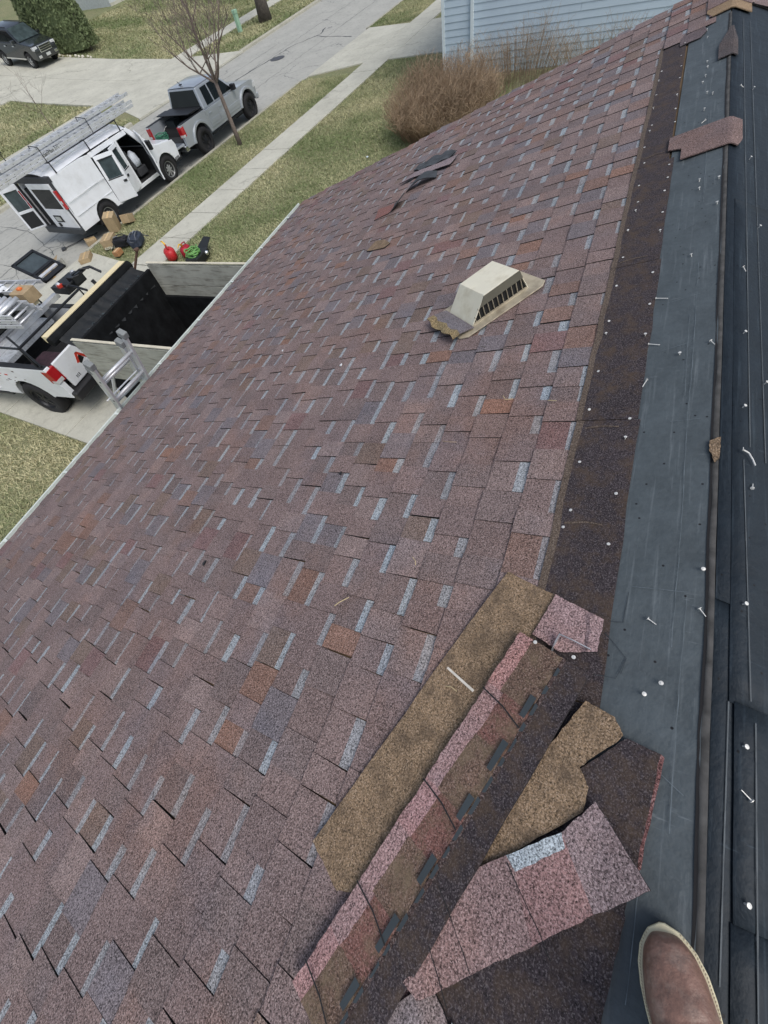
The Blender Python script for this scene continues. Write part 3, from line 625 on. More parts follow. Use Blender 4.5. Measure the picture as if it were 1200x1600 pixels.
# caps on the ridge
o = saddle('ridge_cap_shingle', (3.12, 3.44), lambda u: .265 if u > 3.25 else .20, lambda u: .065 - max(0, 3.2 - u) * .3, lift=.013, tone=S(108, 90, 86)); tag(o, 'reddish brown ridge cap shingle bent over the stripped ridge', 'shingle')
o = saddle('ridge_cap_shingle', (4.40, 4.93), lambda u: max(.004, .062 * min(1, (4.95 - u) / .3)), lambda u: max(.004, .035 * min(1, (4.95 - u) / .25)), lift=.013, tone=S(72, 66, 66)); tag(o, 'dark pointed scrap of ridge cap farther along the ridge', 'shingle')
piece('torn_shingle', 'dark cut shingle end below the cap left on the far ridge', [([(5.30, .135), (5.25, .03), (5.10, .01), (5.02, .045), (5.02, .17), (5.16, .175)], S(88, 78, 80))], .014, seed=14)
piece('shingle_crumb', 'tan crumb of torn shingle on the ridge line', [([(1.089, -.108), (1.104, -.135), (1.016, -.132), (1.0, -.122), (1.05, -.108)], 1)], .012, mats=[GR, BROWNG], seed=15)
# ---- nails
NAILM = plain('nail_zinc', (.74, .73, .69, 1), .42, .3, .15, 300)
def nail_mesh(kind):
    mb = MB(); rh = .0052
    if kind == 'up': mb.lathe([(.0018, -.012), (.0018, .007), (rh, .0075), (rh, .0088), (.0005, .0095)], 12)
    elif kind == 'flush': mb.lathe([(rh, .0), (rh, .0014), (.0005, .002)], 12)
    else:
        M2 = RY(78); mb.lathe([(.0012, -.022), (.0014, -.002), (.0018, 0), (rh, .0005), (rh, .0018), (.0005, .0022)], 10, T((0, 0, .006)) @ M2)
    return mb.mesh('roofing_nail', NAILM)
NM = {k: nail_mesh(k) for k in ('up', 'flush', 'lie')}
DB = [(2.283, .255), (2.099, .119), (2.052, .257), (1.866, .112), (1.794, .257), (1.703, .257), (1.66, .111), (1.473, .257), (1.259, .26), (1.202, .12), (1.107, .125), (1.0, .255), (.869, .126), (.792, .251), (.723, .263), (.678, .125), (4.49, .265), (4.676, .26), (4.252, .262), (4.019, .261), (3.759, .25), (4.387, .138), (4.082, .136), (3.876, .133), (3.674, .125), (4.827, .152), (4.606, .14), (5.044, .14), (3.665, .254), (3.465, .265), (3.249, .248), (2.985, .251), (2.799, .239), (2.701, .24), (2.518, .258), (3.121, .12), (2.973, .118), (2.834, .123), (2.615, .117), (2.434, .115)]
GRN = [(2.167, -.018), (1.523, -.009), (1.57, -.098), (.633, -.105), (5.136, .01), (4.959, .005), (4.461, -.008), (4.363, -.015), (4.219, -.007), (4.124, .004), (3.93, -.023), (3.886, -.051), (3.692, -.016), (3.523, -.026), (2.832, -.023), (2.744, -.026), (2.798, -.1), (2.558, -.098), (.462, .005), (.517, -.104), (.306, -.035), (.266, -.001)]
BN = [(2.056, .07), (1.652, .077), (1.425, .153), (1.273, .074), (.948, .096), (3.925, .058), (3.964, .142), (3.046, .113), (2.419, .149), (.569, .074), (.225, .073), (.123, .084), (-.06, .076)]
def nth(k): return '%d%s' % (k, 'th' if 10 <= k % 100 <= 20 else {1: 'st', 2: 'nd', 3: 'rd'}.get(k % 10, 'th'))
for lo in (True, False):
    for k, (u, w) in enumerate(sorted(p for p in DB if (p[1] > .2) == lo)):
        tag(put('roofing_nail', NM['flush' if rr.random() < .7 else 'up'], None, MROOF @ T((u, w, .0085)) @ RZ(rr.uniform(0, 360)) @ RX(rr.uniform(-14, 14))), 'roofing nail along the %s edge of the dark band, %s from the loose shingle pile' % ('shingle' if lo else 'underlayment', nth(k + 1)), 'nail', 'nails in the dark nailing band')
for k, (u, w) in enumerate(sorted(GRN)): tag(put('roofing_nail', NM['up' if rr.random() < .9 else 'lie'], None, MROOF @ T((u, w, .006)) @ RZ(rr.uniform(0, 360)) @ RX(rr.uniform(-20, 20))), 'roofing nail on the grey underlayment strip, %s from the boot' % nth(k + 1), 'nail', 'nails on the grey underlayment strip')
for k, (u, v) in enumerate(sorted(BN)): tag(put('roofing_nail', NM['lie' if rr.random() < .3 else 'up'], None, MBACK @ T((u, -v, .012)) @ RZ(rr.uniform(0, 360))), 'roofing nail on the navy back slope, %s from the boot' % nth(k + 1), 'nail', 'nails on the navy back slope')
for i, (u, w, lab) in enumerate(((.3335 - .02, .262, 'silver nail head in the upper end of the pink-edged strip'), (.30, .16, 'silver nail head in the black band of the pink-edged strip'))):
    tag(put('roofing_nail', NM['flush'], None, MROOF @ T((u, w, .052))), lab, 'nail')
for (a, b, lab) in (((1.896, .092), (1.881, .049), 'long straight nail lying across the edge of the dark band, farther from the boot'), ((1.601, .095), (1.588, .057), 'long straight nail lying across the edge of the dark band, nearer the boot'), ((1.395, .084), (1.36, .095), 'bent nail at the edge of the dark nailing band')):
    mb = MB(); mb.tube([(*a, .010), (*b, .009)], .0017, 6); mb.tube([(*a, .010), (a[0] + (a[0] - b[0]) * .03, a[1] + (a[1] - b[1]) * .03, .010)], .0045, 8); tag(obj('loose_nail', mb, NAILM, M=MROOF), lab, 'nail')
mb = MB(); mb.tube([(1.076, -.066, .022), (1.073, -.083, .021), (1.055, -.096, .02), (1.036, -.105, .019)], .0024, 7); mb.lathe([(.0062, 0), (.0062, .0015), (.0005, .002)], 10, T((1.078, -.062, .022)) @ RX(60)); tag(obj('loose_nail', mb, NAILM, M=MBACK), 'large bent nail on the navy back slope', 'nail')
# ---- twigs, chips
STRAW = plain('dry_straw', S(186, 168, 132), .8)
for (pts, r, mname, lab) in (([(.263, 1.012), (.28, .995), (.309, .964)], .0022, 'STRAW', 'pale curved twig on the shingles left of the brown upturned shingle'), ([(.124, .489), (.127, .47), (.121, .451)], .0016, 'STRAW', 'thin straw on the golden brown upturned shingle'), ([(1.36, .62), (1.33, .60), (1.335, .57)], .0018, 'STRAW', 'thin twig on shingles below the dark band'), ([(.52, .76), (.505, .74), (.49, .735)], .0016, 'STRAW', 'short curled straw above the brown upturned shingle'), ([(1.10, .83), (1.09, .79), (1.092, .76)], .002, 'TWIG2', 'brown twig on shingles midway between vent and loose strip'), ([(1.74, .83), (1.72, .80)], .002, 'BARKD', 'dark twig on the shingles just below the vent'), ([(1.7, .72), (1.68, .66), (1.69, .64)], .002, 'BARKD', 'dark forked twig on the shingles right of the vent'), ([(1.31, .42), (1.30, .385)], .0018, 'STRAW', 'straw near the upper course by the dark band'), ([(.455, .235), (.46, .215)], .0022, 'STRAW', 'straw bit at the corner of the small pink shingle')):
    mb = MB(); zz = .062 if mname == 'X' else .024; mb.tube([(x, y, zz if i % 2 == 0 else zz + .004) for i, (x, y) in enumerate(pts)], r, 5); tag(obj('twig', mb, {'STRAW': STRAW, 'TWIG2': TWIG2, 'BARKD': BARKD}[mname], M=MROOF), lab, 'twig')
for (u, w, s_, mname, lab) in ((.278, 1.942, .03, BLK, 'small black chip on the lower slope'), (.897, 1.33, .022, BLK, 'small dark square chip on the middle slope'), (1.78, 1.805, .025, WHT, 'small white chip on the slope below the vent'), (2.1, 2.6, .02, WHT, 'tiny white chip far down near the gutter')):
    mb = MB(); mb.prism([(u, w), (u + s_, w + .006), (u + s_ * .8, w + s_ * .5), (u + .004, w + s_ * .6)], .013, .019, 'z'); tag(obj('chip', mb, mname, M=MROOF), lab, 'chip')
# white chalk stroke on the brown shingle
mb = MB(); mb.add([(.179, .497, .0285), (.173, .500, .0285), (.133, .404, .0285), (.140, .401, .0285)], [(0, 1, 2, 3)]); tag(obj('paper_strip', mb, plain('white_chalk', S(214, 208, 196), .9, var=.2, scale=40), M=MROOF, fix=False), 'short white strip stuck on the golden brown upturned shingle', 'strip')
# ---- roof vent, loose and twisted on the slope
MV = MROOF @ Matrix(((.733, .68, 0, 1.924), (-.68, .733, 0, .93), (0, 0, 1, .018), (0, 0, 0, 1)))
vent = empty('roof_vent', MV); tag(vent, 'cream plastic box vent with black grille sitting twisted on the shingles', 'vent')
VB = plain('vent_flange', S(176, 166, 144), .55, var=.1, dirt=S(112, 100, 82), dirtamt=.7, dscale=9)
mb = MB(); mb.prism([(-.06, -.055), (.40, -.065), (.437, -.035), (.44, .30), (.40, .335), (-.03, .335), (-.09, .30), (-.095, -.02)], -.002, .005, 'z'); obj('flange', mb, VB, vent, bevel=.002)
base = [(0, 0), (.359, 0), (.359, .27), (0, .27)]; top = [(.112, .004), (.328, .004), (.328, .262), (.112, .262)]; h = .118
mb = MB(); vs = [(x, y, .004) for x, y in base] + [(x, y, h) for x, y in top]
mb.add(vs, [(3, 0, 4, 7), (2, 3, 7, 6), (1, 2, 6, 5), (4, 5, 6, 7)]); o = obj('hood', mb, TAN, vent, smooth=False, fix=False); md = o.modifiers.new('t', 'SOLIDIFY'); md.thickness = .004; md.offset = -1; bb = o.modifiers.new('b', 'BEVEL'); bb.width = .012; bb.segments = 3; bb.limit_method = 'ANGLE'; bb.angle_limit = R(30)
mb = MB(); mb.add([(.008, .012, .006), (.351, .012, .006), (.322, .014, h - .006), (.116, .014, h - .006)], [(0, 1, 2, 3)]); obj('grille_back', mb, plain('vent_dark', (.006, .007, .007, 1), .8), vent, fix=False)
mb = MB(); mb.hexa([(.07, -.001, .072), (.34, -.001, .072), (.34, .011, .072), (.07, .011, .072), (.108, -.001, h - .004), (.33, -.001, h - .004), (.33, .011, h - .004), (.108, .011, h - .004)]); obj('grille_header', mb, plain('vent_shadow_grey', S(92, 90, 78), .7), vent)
mb = MB(); mb.box(.01, .352, -.004, .008, .004, .013); obj('grille_sill', mb, VB, vent)
for i in range(11):
    x = .03 + i * .0295; ztop = min(.075, .012 + x * 1.0) if x < .06 else .075
    mb = MB(); mb.box(x, x + .0022, .001, .009, .010, ztop); obj('grille_bar', mb, VB, vent)
mb = MB(); vs = []; n = 8
for i in range(n + 1):
    y = -.03 + .33 * i / n; j = .01 * math.sin(i * 1.9)
    for k, (x, z) in enumerate(((-.135 + j, .028 + .012 * math.sin(i)), (-.09 + j, .032), (-.045, .022), (-.004, .012))): vs.append((x, y, z))
mb.add(vs, [(i * 4 + j, (i + 1) * 4 + j, (i + 1) * 4 + j + 1, i * 4 + j + 1) for i in range(n) for j in range(3)], S(104, 98, 100)); mb.t[::3] = [S(128, 112, 82)] * len(mb.t[::3])
o = obj('torn_shingle', mb, GR, M=MV, fix=False); md = o.modifiers.new('t', 'SOLIDIFY'); md.thickness = .005; tag(o, 'curled torn shingle stuck along the lower flange of the vent', 'shingle')
# ---- boot
MBT = MROOF @ T((-.150, -.066, .008)) @ RZ(19) @ Matrix.Diagonal((1, 1.13, 1, 1))          # toe tip; boot points to +x
def bootprof(x):                   # half width of the sole at distance x behind the toe
    pts = [(0, .004), (.01, .022), (.03, .037), (.06, .046), (.10, .050), (.15, .046), (.19, .039), (.24, .036), (.28, .034), (.30, .026), (.31, .008)]
    for (a, b), (c, d) in zip(pts, pts[1:]):
        if a <= x <= c: return b + (d - b) * (x - a) / (c - a)
    return .008
bx = [0, .004, .01, .02, .035, .06, .09, .12, .15, .18, .21, .24, .27, .29, .305, .31]
def ring(sc_): return [(-x, -bootprof(x) * sc_) for x in bx] + [(-x, bootprof(x) * sc_) for x in bx[::-1]]
boot = empty('work_boot', MBT); tag(boot, 'brown leather work boot with cream welt at the lower edge of the frame', 'boot')
mb = MB(); mb.prism(ring(1.0), 0, .022, 'z'); obj('sole', mb, plain('sole_rubber', S(120, 92, 66), .8), boot, bevel=.004)
mb = MB(); mb.prism([(x * 1.0 + .002, y * 1.06) for x, y in ring(1.0)], .022, .030, 'z'); obj('welt', mb, plain('welt_cream', S(206, 198, 168), .7, var=.1, scale=60), boot, bevel=.003)
secs = []
mb = MB(); n = 20; vs = []
hts = [(0.006, .040), (.012, .054), (.02, .063), (.03, .069), (.04, .073), (.055, .077), (.07, .081), (.085, .087), (.095, .091), (.10, .093), (.105, .095), (.11, .098), (.12, .103), (.128, .108), (.135, .113), (.15, .124), (.16, .131), (.19, .155), (.22, .18), (.25, .19), (.285, .19), (.302, .18)]
for x, hh in hts:
    hw = bootprof(x) * .96
    for k in range(n + 1):
        a_ = math.pi * k / n; yy = hw * math.cos(a_); sq = abs(math.sin(a_)) ** .62
        vs.append((-x - .004, math.copysign(abs(math.cos(a_)) ** .75, math.cos(a_)) * hw, .028 + (hh - .028) * sq + .0022 * noise.noise(Vector((x * 45, yy * 40, 0))) - .003 * math.exp(-((x - .105 - .01 * math.cos(a_)) / .006) ** 2) * sq - .0025 * math.exp(-((x - .128) / .006) ** 2) * sq))
K = n + 1
mb.add(vs, [(i * K + k, (i + 1) * K + k, (i + 1) * K + k + 1, i * K + k + 1) for i in range(len(hts) - 1) for k in range(n)] + [tuple(range(K))[::-1], tuple(range((len(hts) - 1) * K, len(hts) * K))])
LEA = plain('brown_leather', S(128, 98, 86), .48, var=.28, scale=34, bmp=.6, dirt=S(164, 146, 134), dirtamt=.65, dscale=22)
o = obj('upper', mb, LEA, boot, smooth=True); ss = o.modifiers.new('s', 'SUBSURF'); ss.levels = 1; ss.render_levels = 2
STI = plain('seam_thread', S(176, 158, 132), .8)
sm = MB()
for s in (-1, 1):
    for k in range(60):
        x = .012 + .27 * k / 60; sm.obox(T((-x + .001, s * bootprof(x) * 1.005, .0304)) @ RZ(s * 20), .0028, .001, .0008)
o = obj('welt_stitching', sm, STI, boot); o['kind'] = 'stuff'
mb = MB(); mb.lathe([(.05, 0), (.052, .06), (.058, .12), (.05, .122), (.044, .06), (.04, .01)], 20, T((-.235, 0, .15)) @ Matrix.Diagonal((1.15, .85, 1, 1))); obj('shaft', mb, LEA, boot, smooth=True)
# ================================================================== VEHICLES
def wheel(root, x, y, r, w, side, rimmat, spokes=6, dark=False):
    M = WM[root] @ T((x, y, r)) @ RX(90 * side)          # local z = outward
    mb = MB(); mb.lathe([(r * .60, -w / 2), (r * .93, -w / 2), (r, -w * .36), (r * 1.005, 0), (r, w * .36), (r * .93, w / 2), (r * .62, w / 2), (r * .58, w * .3)], 32); t = obj('wheel', mb, RUB, root, M, smooth=True)
    mb = MB(); mb.lathe([(r * .60, w * .2), (r * .62, w * .46), (r * .57, w * .46), (r * .52, w * .12), (r * .12, w * .1), (.001, w * .1)], 28)
    for k in range(spokes):
        a = 360 * k / spokes; mb.obox(RZ(a) @ T((r * .33, 0, w * .24)) @ RY(8), r * .5, r * .14, w * .2)
    mb.lathe([(r * .16, w * .1), (r * .15, w * .36), (.001, w * .38)], 14)
    obj('rim', mb, rimmat, t, M, bevel=.004)
    return t
def quadslab(root, name, pts, mat, th=.006, M=None, bevel=0):
    p = [Vector(q) for q in pts]; n = (p[1] - p[0]).cross(p[-1] - p[0]).normalized() * th; mb = MB(); k = len(p)
    mb.add([q + n * .5 for q in p] + [q - n * .5 for q in p], [tuple(range(k)), tuple(range(k, 2 * k))[::-1]] + [(i, (i + 1) % k, k + (i + 1) % k, k + i) for i in range(k)])
    return obj(name, mb, mat, root, M, bevel=bevel)
def ladder_mesh(L, W=.42, rail=.075, rt=.028, pitch=.305, top=0):
    """lies along x, rails in y, depth in z"""
    rails = MB(); rungs = MB()
    for s in (-1, 1): rails.prism([(s * W / 2 - rt / 2, 0), (s * W / 2 + rt / 2, 0), (s * W / 2 + rt / 2, rail), (s * W / 2 - rt / 2, rail)], 0, L, 'x')
    x = .15
    while x < L - .05:
        rungs.tube([(x, -W / 2, rail / 2), (x, W / 2, rail / 2)], .019, 7); x += pitch
    return rails, rungs
def ladder(name, label, M, L, W=.42, sections=1, mat=None, off=.0, rail=.075, group=None):
    root = empty(name, M); tag(root, label, 'ladder', group)
    for k in range(sections):
        a, b = ladder_mesh(L, W - .05 * k, rail); MM = M @ T((off * k, 0, rail * 1.16 * k))
        ra_ = obj('rails', a, mat or ALU, root, MM, bevel=.003, seg=1); pm = MB(); x = .15
        while x < L - .05:
            for s in (-1, 1): pm.tube([(x, s * ((W - .05 * k) / 2 + .010), rail / 2), (x, s * ((W - .05 * k) / 2 + .017), rail / 2)], .010, 6)
            x += .305
        o = obj('rung_ends', pm, BLK, ra_, MM); o['kind'] = 'stuff'
        x = .15; i = 0
        while x < L - .05:
            mb = MB(); mb.tube([(x, -(W - .05 * k) / 2, rail / 2), (x, (W - .05 * k) / 2, rail / 2)], .019, 8); obj('rung', mb, mat or ALU, root, MM, smooth=True); x += .305
    return root
# ---------------- white work van
VX, VP = 11.36, 17.38
van = empty('work_van', MST(VX, VP, 0, .6)); tag(van, 'white work van with open side doors and ladders on its roof rack', 'van')
hw = 1.0; AX, FX, WRD = -1.46, 1.88, .385
LP = [(-2.62, .46), (AX - .45, .46)] + arc(AX, WRD + .02, .46, 170, 10) + [(AX + .46, .46), (-.84, .46), (-.84, 1.86), (-1.2, 1.90), (-2.52, 1.90), (-2.62, 1.2)]
tum = lambda s: (lambda a, b: s * (hw - max(0, b - 1.1) ** 1.6 * .13))
tumi = lambda s: (lambda a, b: s * (hw - .05 - max(0, b - 1.1) ** 1.6 * .13))
body = MB()
body.prism(LP, tum(-1), tumi(-1))
body.prism([(-.84, 1.76), (.90, 1.76), (.88, 1.88), (-.84, 1.88)], tum(-1), tumi(-1))
body.prism([(-.84, .44), (1.30, .44), (1.30, .54), (-.84, .54)], tum(-1), tumi(-1))
body.prism([(.30, .54), (.38, .54), (.38, 1.76), (.30, 1.76)], tum(-1), tumi(-1))
FP = [(1.30, .46)] + arc(FX, WRD + .02, .46, 172, 8) + [(FX + .46, .46), (2.60, .5), (2.66, .85), (2.58, 1.02), (1.72, 1.16), (1.30, 1.16)]
body.prism(FP, tum(-1), tumi(-1)); body.prism([(1.30, 1.16), (1.72, 1.16), (1.02, 1.90), (.88, 1.86), (1.32, 1.25)], tum(-1), tumi(-1))
LF = [(-2.62, .46), (AX - .45, .46)] + arc(AX, WRD + .02, .46, 170, 10) + [(AX + .46, .46), (1.42, .46)] + arc(FX, WRD + .02, .46, 172, 8) + [(FX + .46, .46), (2.60, .5), (2.66, .85), (2.58, 1.02), (1.72, 1.16), (1.02, 1.90), (-2.52, 1.90), (-2.62, 1.2)]
body.prism(LF, tum(1), tumi(1))
# roof skin
n = 10; vs = []
for x, dz in ((-2.56, -.03), (-2.45, .0), (-1.2, .02), (.3, .02), (.85, .0), (1.03, -.05)):
    for k in range(n + 1):
        t = -1 + 2 * k / n; vs.append((x, t * .90, 1.90 + dz + .155 * (1 - abs(t) ** 2.6)))
body.add(vs, [(i * (n + 1) + k, (i + 1) * (n + 1) + k, (i + 1) * (n + 1) + k + 1, i * (n + 1) + k + 1) for i in range(5) for k in range(n)])
for k in range(5):      # pressed roof ribs
    y = -.6 + k * .3; body.box(-2.4, .8, y - .02, y + .02, 2.03 - .03 * abs(y) - .04, 2.075 - .075 * abs(y) ** 2)
body.hexa([(1.70, -.93, 1.06), (2.60, -.86, .95), (2.60, .86, .95), (1.70, .93, 1.06), (1.70, -.92, 1.17), (2.56, -.84, 1.035), (2.56, .84, 1.035), (1.70, .92, 1.17)])
body.box(2.5, 2.62, -.9, .9, .5, .98)
bo = obj('body', body, WHT, van, bevel=.018)
quadslab(van, 'windshield', [(1.72, -.90, 1.17), (1.72, .90, 1.17), (1.04, .80, 1.92), (1.04, -.80, 1.92)], GLC, .01)
mb = MB(); mb.box(2.55, 2.72, -.98, .98, .42, .62); mb.box(2.3, 2.6, -1.0, -.9, .42, .6); obj('front_bumper', mb, BLK, van, bevel=.03)
mb = MB(); mb.box(2.62, 2.65, -.55, .55, .68, .92); obj('grille', mb, BLK, van)
for s in (-1, 1): mb = MB(); mb.box(2.6, 2.655, s * .74 - .14, s * .74 + .14, .68, .95); obj('headlight', mb, CLRL, van, bevel=.01)
mb = MB(); mb.box(-2.74, -2.56, -.98, .98, .40, .58); obj('rear_bumper', mb, plain('grey_bumper', S(58, 62, 66), .5), van, bevel=.03)
# interior
INT = plain('van_interior', (.018, .019, .02, 1), .9)
mb = MB(); mb.box(-2.55, 1.6, -.93, .93, .50, .55); mb.box(.22, .26, -.1, .93, .55, 1.7); obj('floor', mb, INT, van)
mb = MB(); mb.box(-2.5, .3, .3, .92, .55, 1.6); mb.box(1.45, 1.75, -.9, .9, .55, 1.15); obj('shelving', mb, INT, van)
mb = MB(); mb.box(.66, 1.12, -.78, -.28, .62, .86); mb.hexa([(.60, -.78, .84), (.74, -.78, .84), (.74, -.28, .84), (.60, -.28, .84), (.52, -.74, 1.42), (.62, -.74, 1.42), (.62, -.32, 1.42), (.52, -.32, 1.42)]); mb.box(.50, .58, -.63, -.43, 1.45, 1.62); obj('seat', mb, plain('seat_grey', S(60, 62, 66), .9), van, bevel=.04)
mb = MB(); mb.lathe([(.05, 0), (.17, .05), (.19, .2), (.14, .36), (.05, .46), (.001, .47)], 12, T((.86, -.62, .86)))
for i, v in enumerate(mb.v): d = 1 + .25 * noise.noise(Vector(v) * 9); mb.v[i] = (.86 + (v[0] - .86) * d, -.62 + (v[1] + .62) * d, v[2])
tag(obj('plastic_bag', mb, plain('white_plastic_bag', S(206, 214, 224), .5, bmp=.4), M=WM[van], smooth=True), 'crumpled white bag on the front seat of the white van', 'bag')
# wheels and arch liners
for x in (AX, FX):
    for s in (-1, 1): wheel(van, x, s * (hw - .14), WRD, .24, 1 if s < 0 else -1, plain('steel_rim', S(176, 178, 178), .35, .6), 8)
    mb = MB(); mb.prism(arc(x, WRD + .02, .455, 180, 0, 12) + [(x + .455, .3), (x - .455, .3)], -.94, .94); obj('arch_liner', mb, INT, van)
# doors
def vdoor(name, L, hinge, ang, sgn, glass=True, h0=.50, h1=1.76, handle=None):
    """door of length L; sgn=+1: panel runs forward from its hinge, -1: runs backward; swings outward (to -y) by ang"""
    M = WM[van] @ T((hinge, -hw, 0)) @ RZ(-ang * sgn)
    lean = lambda a, b: -.0 + max(0, b - 1.1) ** 1.6 * .13
    lean2 = lambda a, b: .045 + max(0, b - 1.1) ** 1.6 * .13
    x0, x1 = (0, L) if sgn > 0 else (-L, 0)
    mb = MB(); wz0, wz1, wx0, wx1 = 1.14, 1.64, x0 + .09, x1 - .09
    for poly in ([(x0, h0), (x1, h0), (x1, wz0), (x0, wz0)], [(x0, wz1), (x1, wz1), (x1, h1), (x0, h1)], [(x0, wz0), (wx0, wz0), (wx0, wz1), (x0, wz1)], [(wx1, wz0), (x1, wz0), (x1, wz1), (wx1, wz1)]): mb.prism(poly, lean, lean2)
    d = obj(name, mb, WHT, van, M, bevel=.006)
    mb = MB(); mb.prism([(wx0 - .01, wz0 - .01), (wx1 + .01, wz0 - .01), (wx1 + .01, wz1 + .01), (wx0 - .01, wz1 + .01)], lambda a, b: lean(a, b) + .018, lambda a, b: lean(a, b) + .026); obj('window', mb, GLC if glass else GLS, d, M)
    for poly in ([(wx0 - .025, wz0 - .025), (wx1 + .025, wz0 - .025), (wx1 + .025, wz0), (wx0 - .025, wz0)], [(wx0 - .025, wz1), (wx1 + .025, wz1), (wx1 + .025, wz1 + .025), (wx0 - .025, wz1 + .025)]):
        mb = MB(); mb.prism(poly, lambda a, b: lean(a, b) - .004, lambda a, b: lean(a, b) + .004); obj('window_seal', mb, BLK, d, M)
    mb = MB(); mb.box(x0 + .05, x1 - .05, .046, .052, h0 + .06, 1.1); obj('inner_trim', mb, plain('trim_grey', S(96, 100, 104), .8), d, M)
    hx = (x1 - .16) if sgn > 0 else (x0 + .04)
    mb = MB(); mb.box(hx, hx + .12, -.022, .002, .96, 1.02); obj('handle', mb, BLK, d, M, bevel=.006)
    return d
vdoor('side_cargo_door', .66, -.84, 42, 1)
vdoor('side_cargo_door', .50, .30, 22, -1)
fd = vdoor('front_door', .90, 1.30, 58, -1)
mb = MB(); mb.box(-.10, .02, -.26, -.02, 1.16, 1.42); obj('mirror', mb, BLK, fd, WM[van] @ T((1.40, -hw, 0)), bevel=.03)
# rear end: frame, closed right door, open left door
mb = MB(); mb.box(-2.64, -2.56, -.97, -.90, .56, 1.88); mb.box(-2.64, -2.56, .90, .97, .56, 1.88); mb.box(-2.64, -2.5, -.95, .95, 1.80, 1.95); obj('rear_frame', mb, plain('rear_frame_grey', S(56, 58, 62), .6), van, bevel=.01)
mb = MB(); y0, y1 = -.90, .30
for b in ((y0, y1, .58, 1.12), (y0, y1, 1.66, 1.80), (y0, y0 + .1, 1.12, 1.66), (y1 - .1, y1, 1.12, 1.66)): mb.box(-2.68, -2.60, b[0], b[1], b[2], b[3])
rd = obj('rear_door', mb, WHT, van, bevel=.01)
mb = MB(); mb.box(-2.665, -2.655, y0 + .09, y1 - .09, 1.11, 1.67); obj('window', mb, GLS, rd)
mb = MB(); mb.box(-2.69, -2.66, -.36, .06, .74, .94); obj('plate_recess', mb, BLK, rd, bevel=.01)
mb = MB(); mb.box(-2.696, -2.69, -.26, .00, .78, .90); obj('licence_plate', mb, plain('plate', S(186, 190, 186), .5), rd)
for s in (-1, 1):
    mb = MB(); mb.box(-2.685, -2.60, s * .94 - (.055 if s < 0 else .0), s * .94 + .055, 1.12, 1.62); t = obj('tail_light', mb, REDL, van, bevel=.015)
    mb = MB(); mb.box(-2.69, -2.605, s * .94 - (.05 if s < 0 else -.004), s * .94 + .05, 1.28, 1.36); obj('reverse_lens', mb, CLRL, t)
ML = WM[van] @ T((-2.62, .95, 0)) @ RZ(-138)
mb = MB()
for b in ((0, .60, .58, .64), (0, .60, 1.66, 1.80), (0, .08, .64, 1.66), (.52, .60, .64, 1.66), (.08, .52, 1.04, 1.12)): mb.box(-.03, .03, -b[1], -b[0], b[2], b[3])
ld = obj('rear_door', mb, WHT, van, ML, bevel=.01)
mb = MB(); mb.box(-.012, .0, -.53, -.07, 1.11, 1.67); obj('window', mb, GLC, ld, ML)
mb = MB(); mb.box(-.034, .034, -.53, -.07, .63, 1.05); obj('inner_trim', mb, BLK, ld, ML)
mb = MB(); mb.box(-2.72, -2.66, -.06, .02, .62, .72); obj('latch', mb, DBLK, van)
for z_ in (.86, 1.24):
    mb = MB(); mb.prism([(-2.5, z_), (-.86, z_), (-.86, z_ + .012), (-2.5, z_ + .012)], lambda a, b: tum(-1)(a, b) - .004, lambda a, b: tum(-1)(a, b) + .01); obj('body_crease', mb, WHT, van)
# rack
for x in (-2.2, -.7, .75):
    mb = MB(); mb.tube([(x, -.93, 1.90), (x, -.90, 2.16), (x, .90, 2.16), (x, .93, 1.90)], .022, 6); obj('rack_bar', mb, DBLK, van)
for s in (-1, 1): mb = MB(); mb.tube([(-2.25, s * .90, 2.17), (.8, s * .90, 2.17)], .016, 6); obj('rack_rail', mb, DBLK, van)
MLAD = WM[van] @ T((-4.1, -.60, 2.185)) @ RZ(-.4)
ladder('extension_ladder', 'lower long aluminium extension ladder on the van roof rack', MLAD, 5.9, .44, 2, None, .05)
ladder('extension_ladder', 'upper aluminium extension ladder stacked on top on the van rack', MLAD @ T((.55, .08, .25)) @ RZ(.8), 5.5, .42, 1, None, -.12)
ladder('extension_ladder', 'short aluminium ladder lying on the far side of the van rack', WM[van] @ T((-3.2, .12, 2.185)) @ RZ(1), 4.6, .38, 1, DALU)
mb = MB(); mb.box(-.15, .2, -.02, .02, 0, .06); mb.tube([(0, 0, 0), (-.02, 0, .42), (.22, 0, .42), (.25, 0, .1)], .016, 6); mb.box(-.05, .22, -.14, .14, .40, .44); tag(obj('ladder_bracket', mb, DBLK, M=WM[van] @ T((-2.9, .35, 2.20))), 'black bracket standing on the rear end of the van ladders', 'bracket')
for x in (-2.2, -.2):
    mb = MB(); mb.tube([(x, -.86, 2.17), (x + .02, -.84, 2.52), (x + .06, -.36, 2.55), (x + .06, -.33, 2.18)], .014, 5); obj('rack_strap', mb, BLK, van)
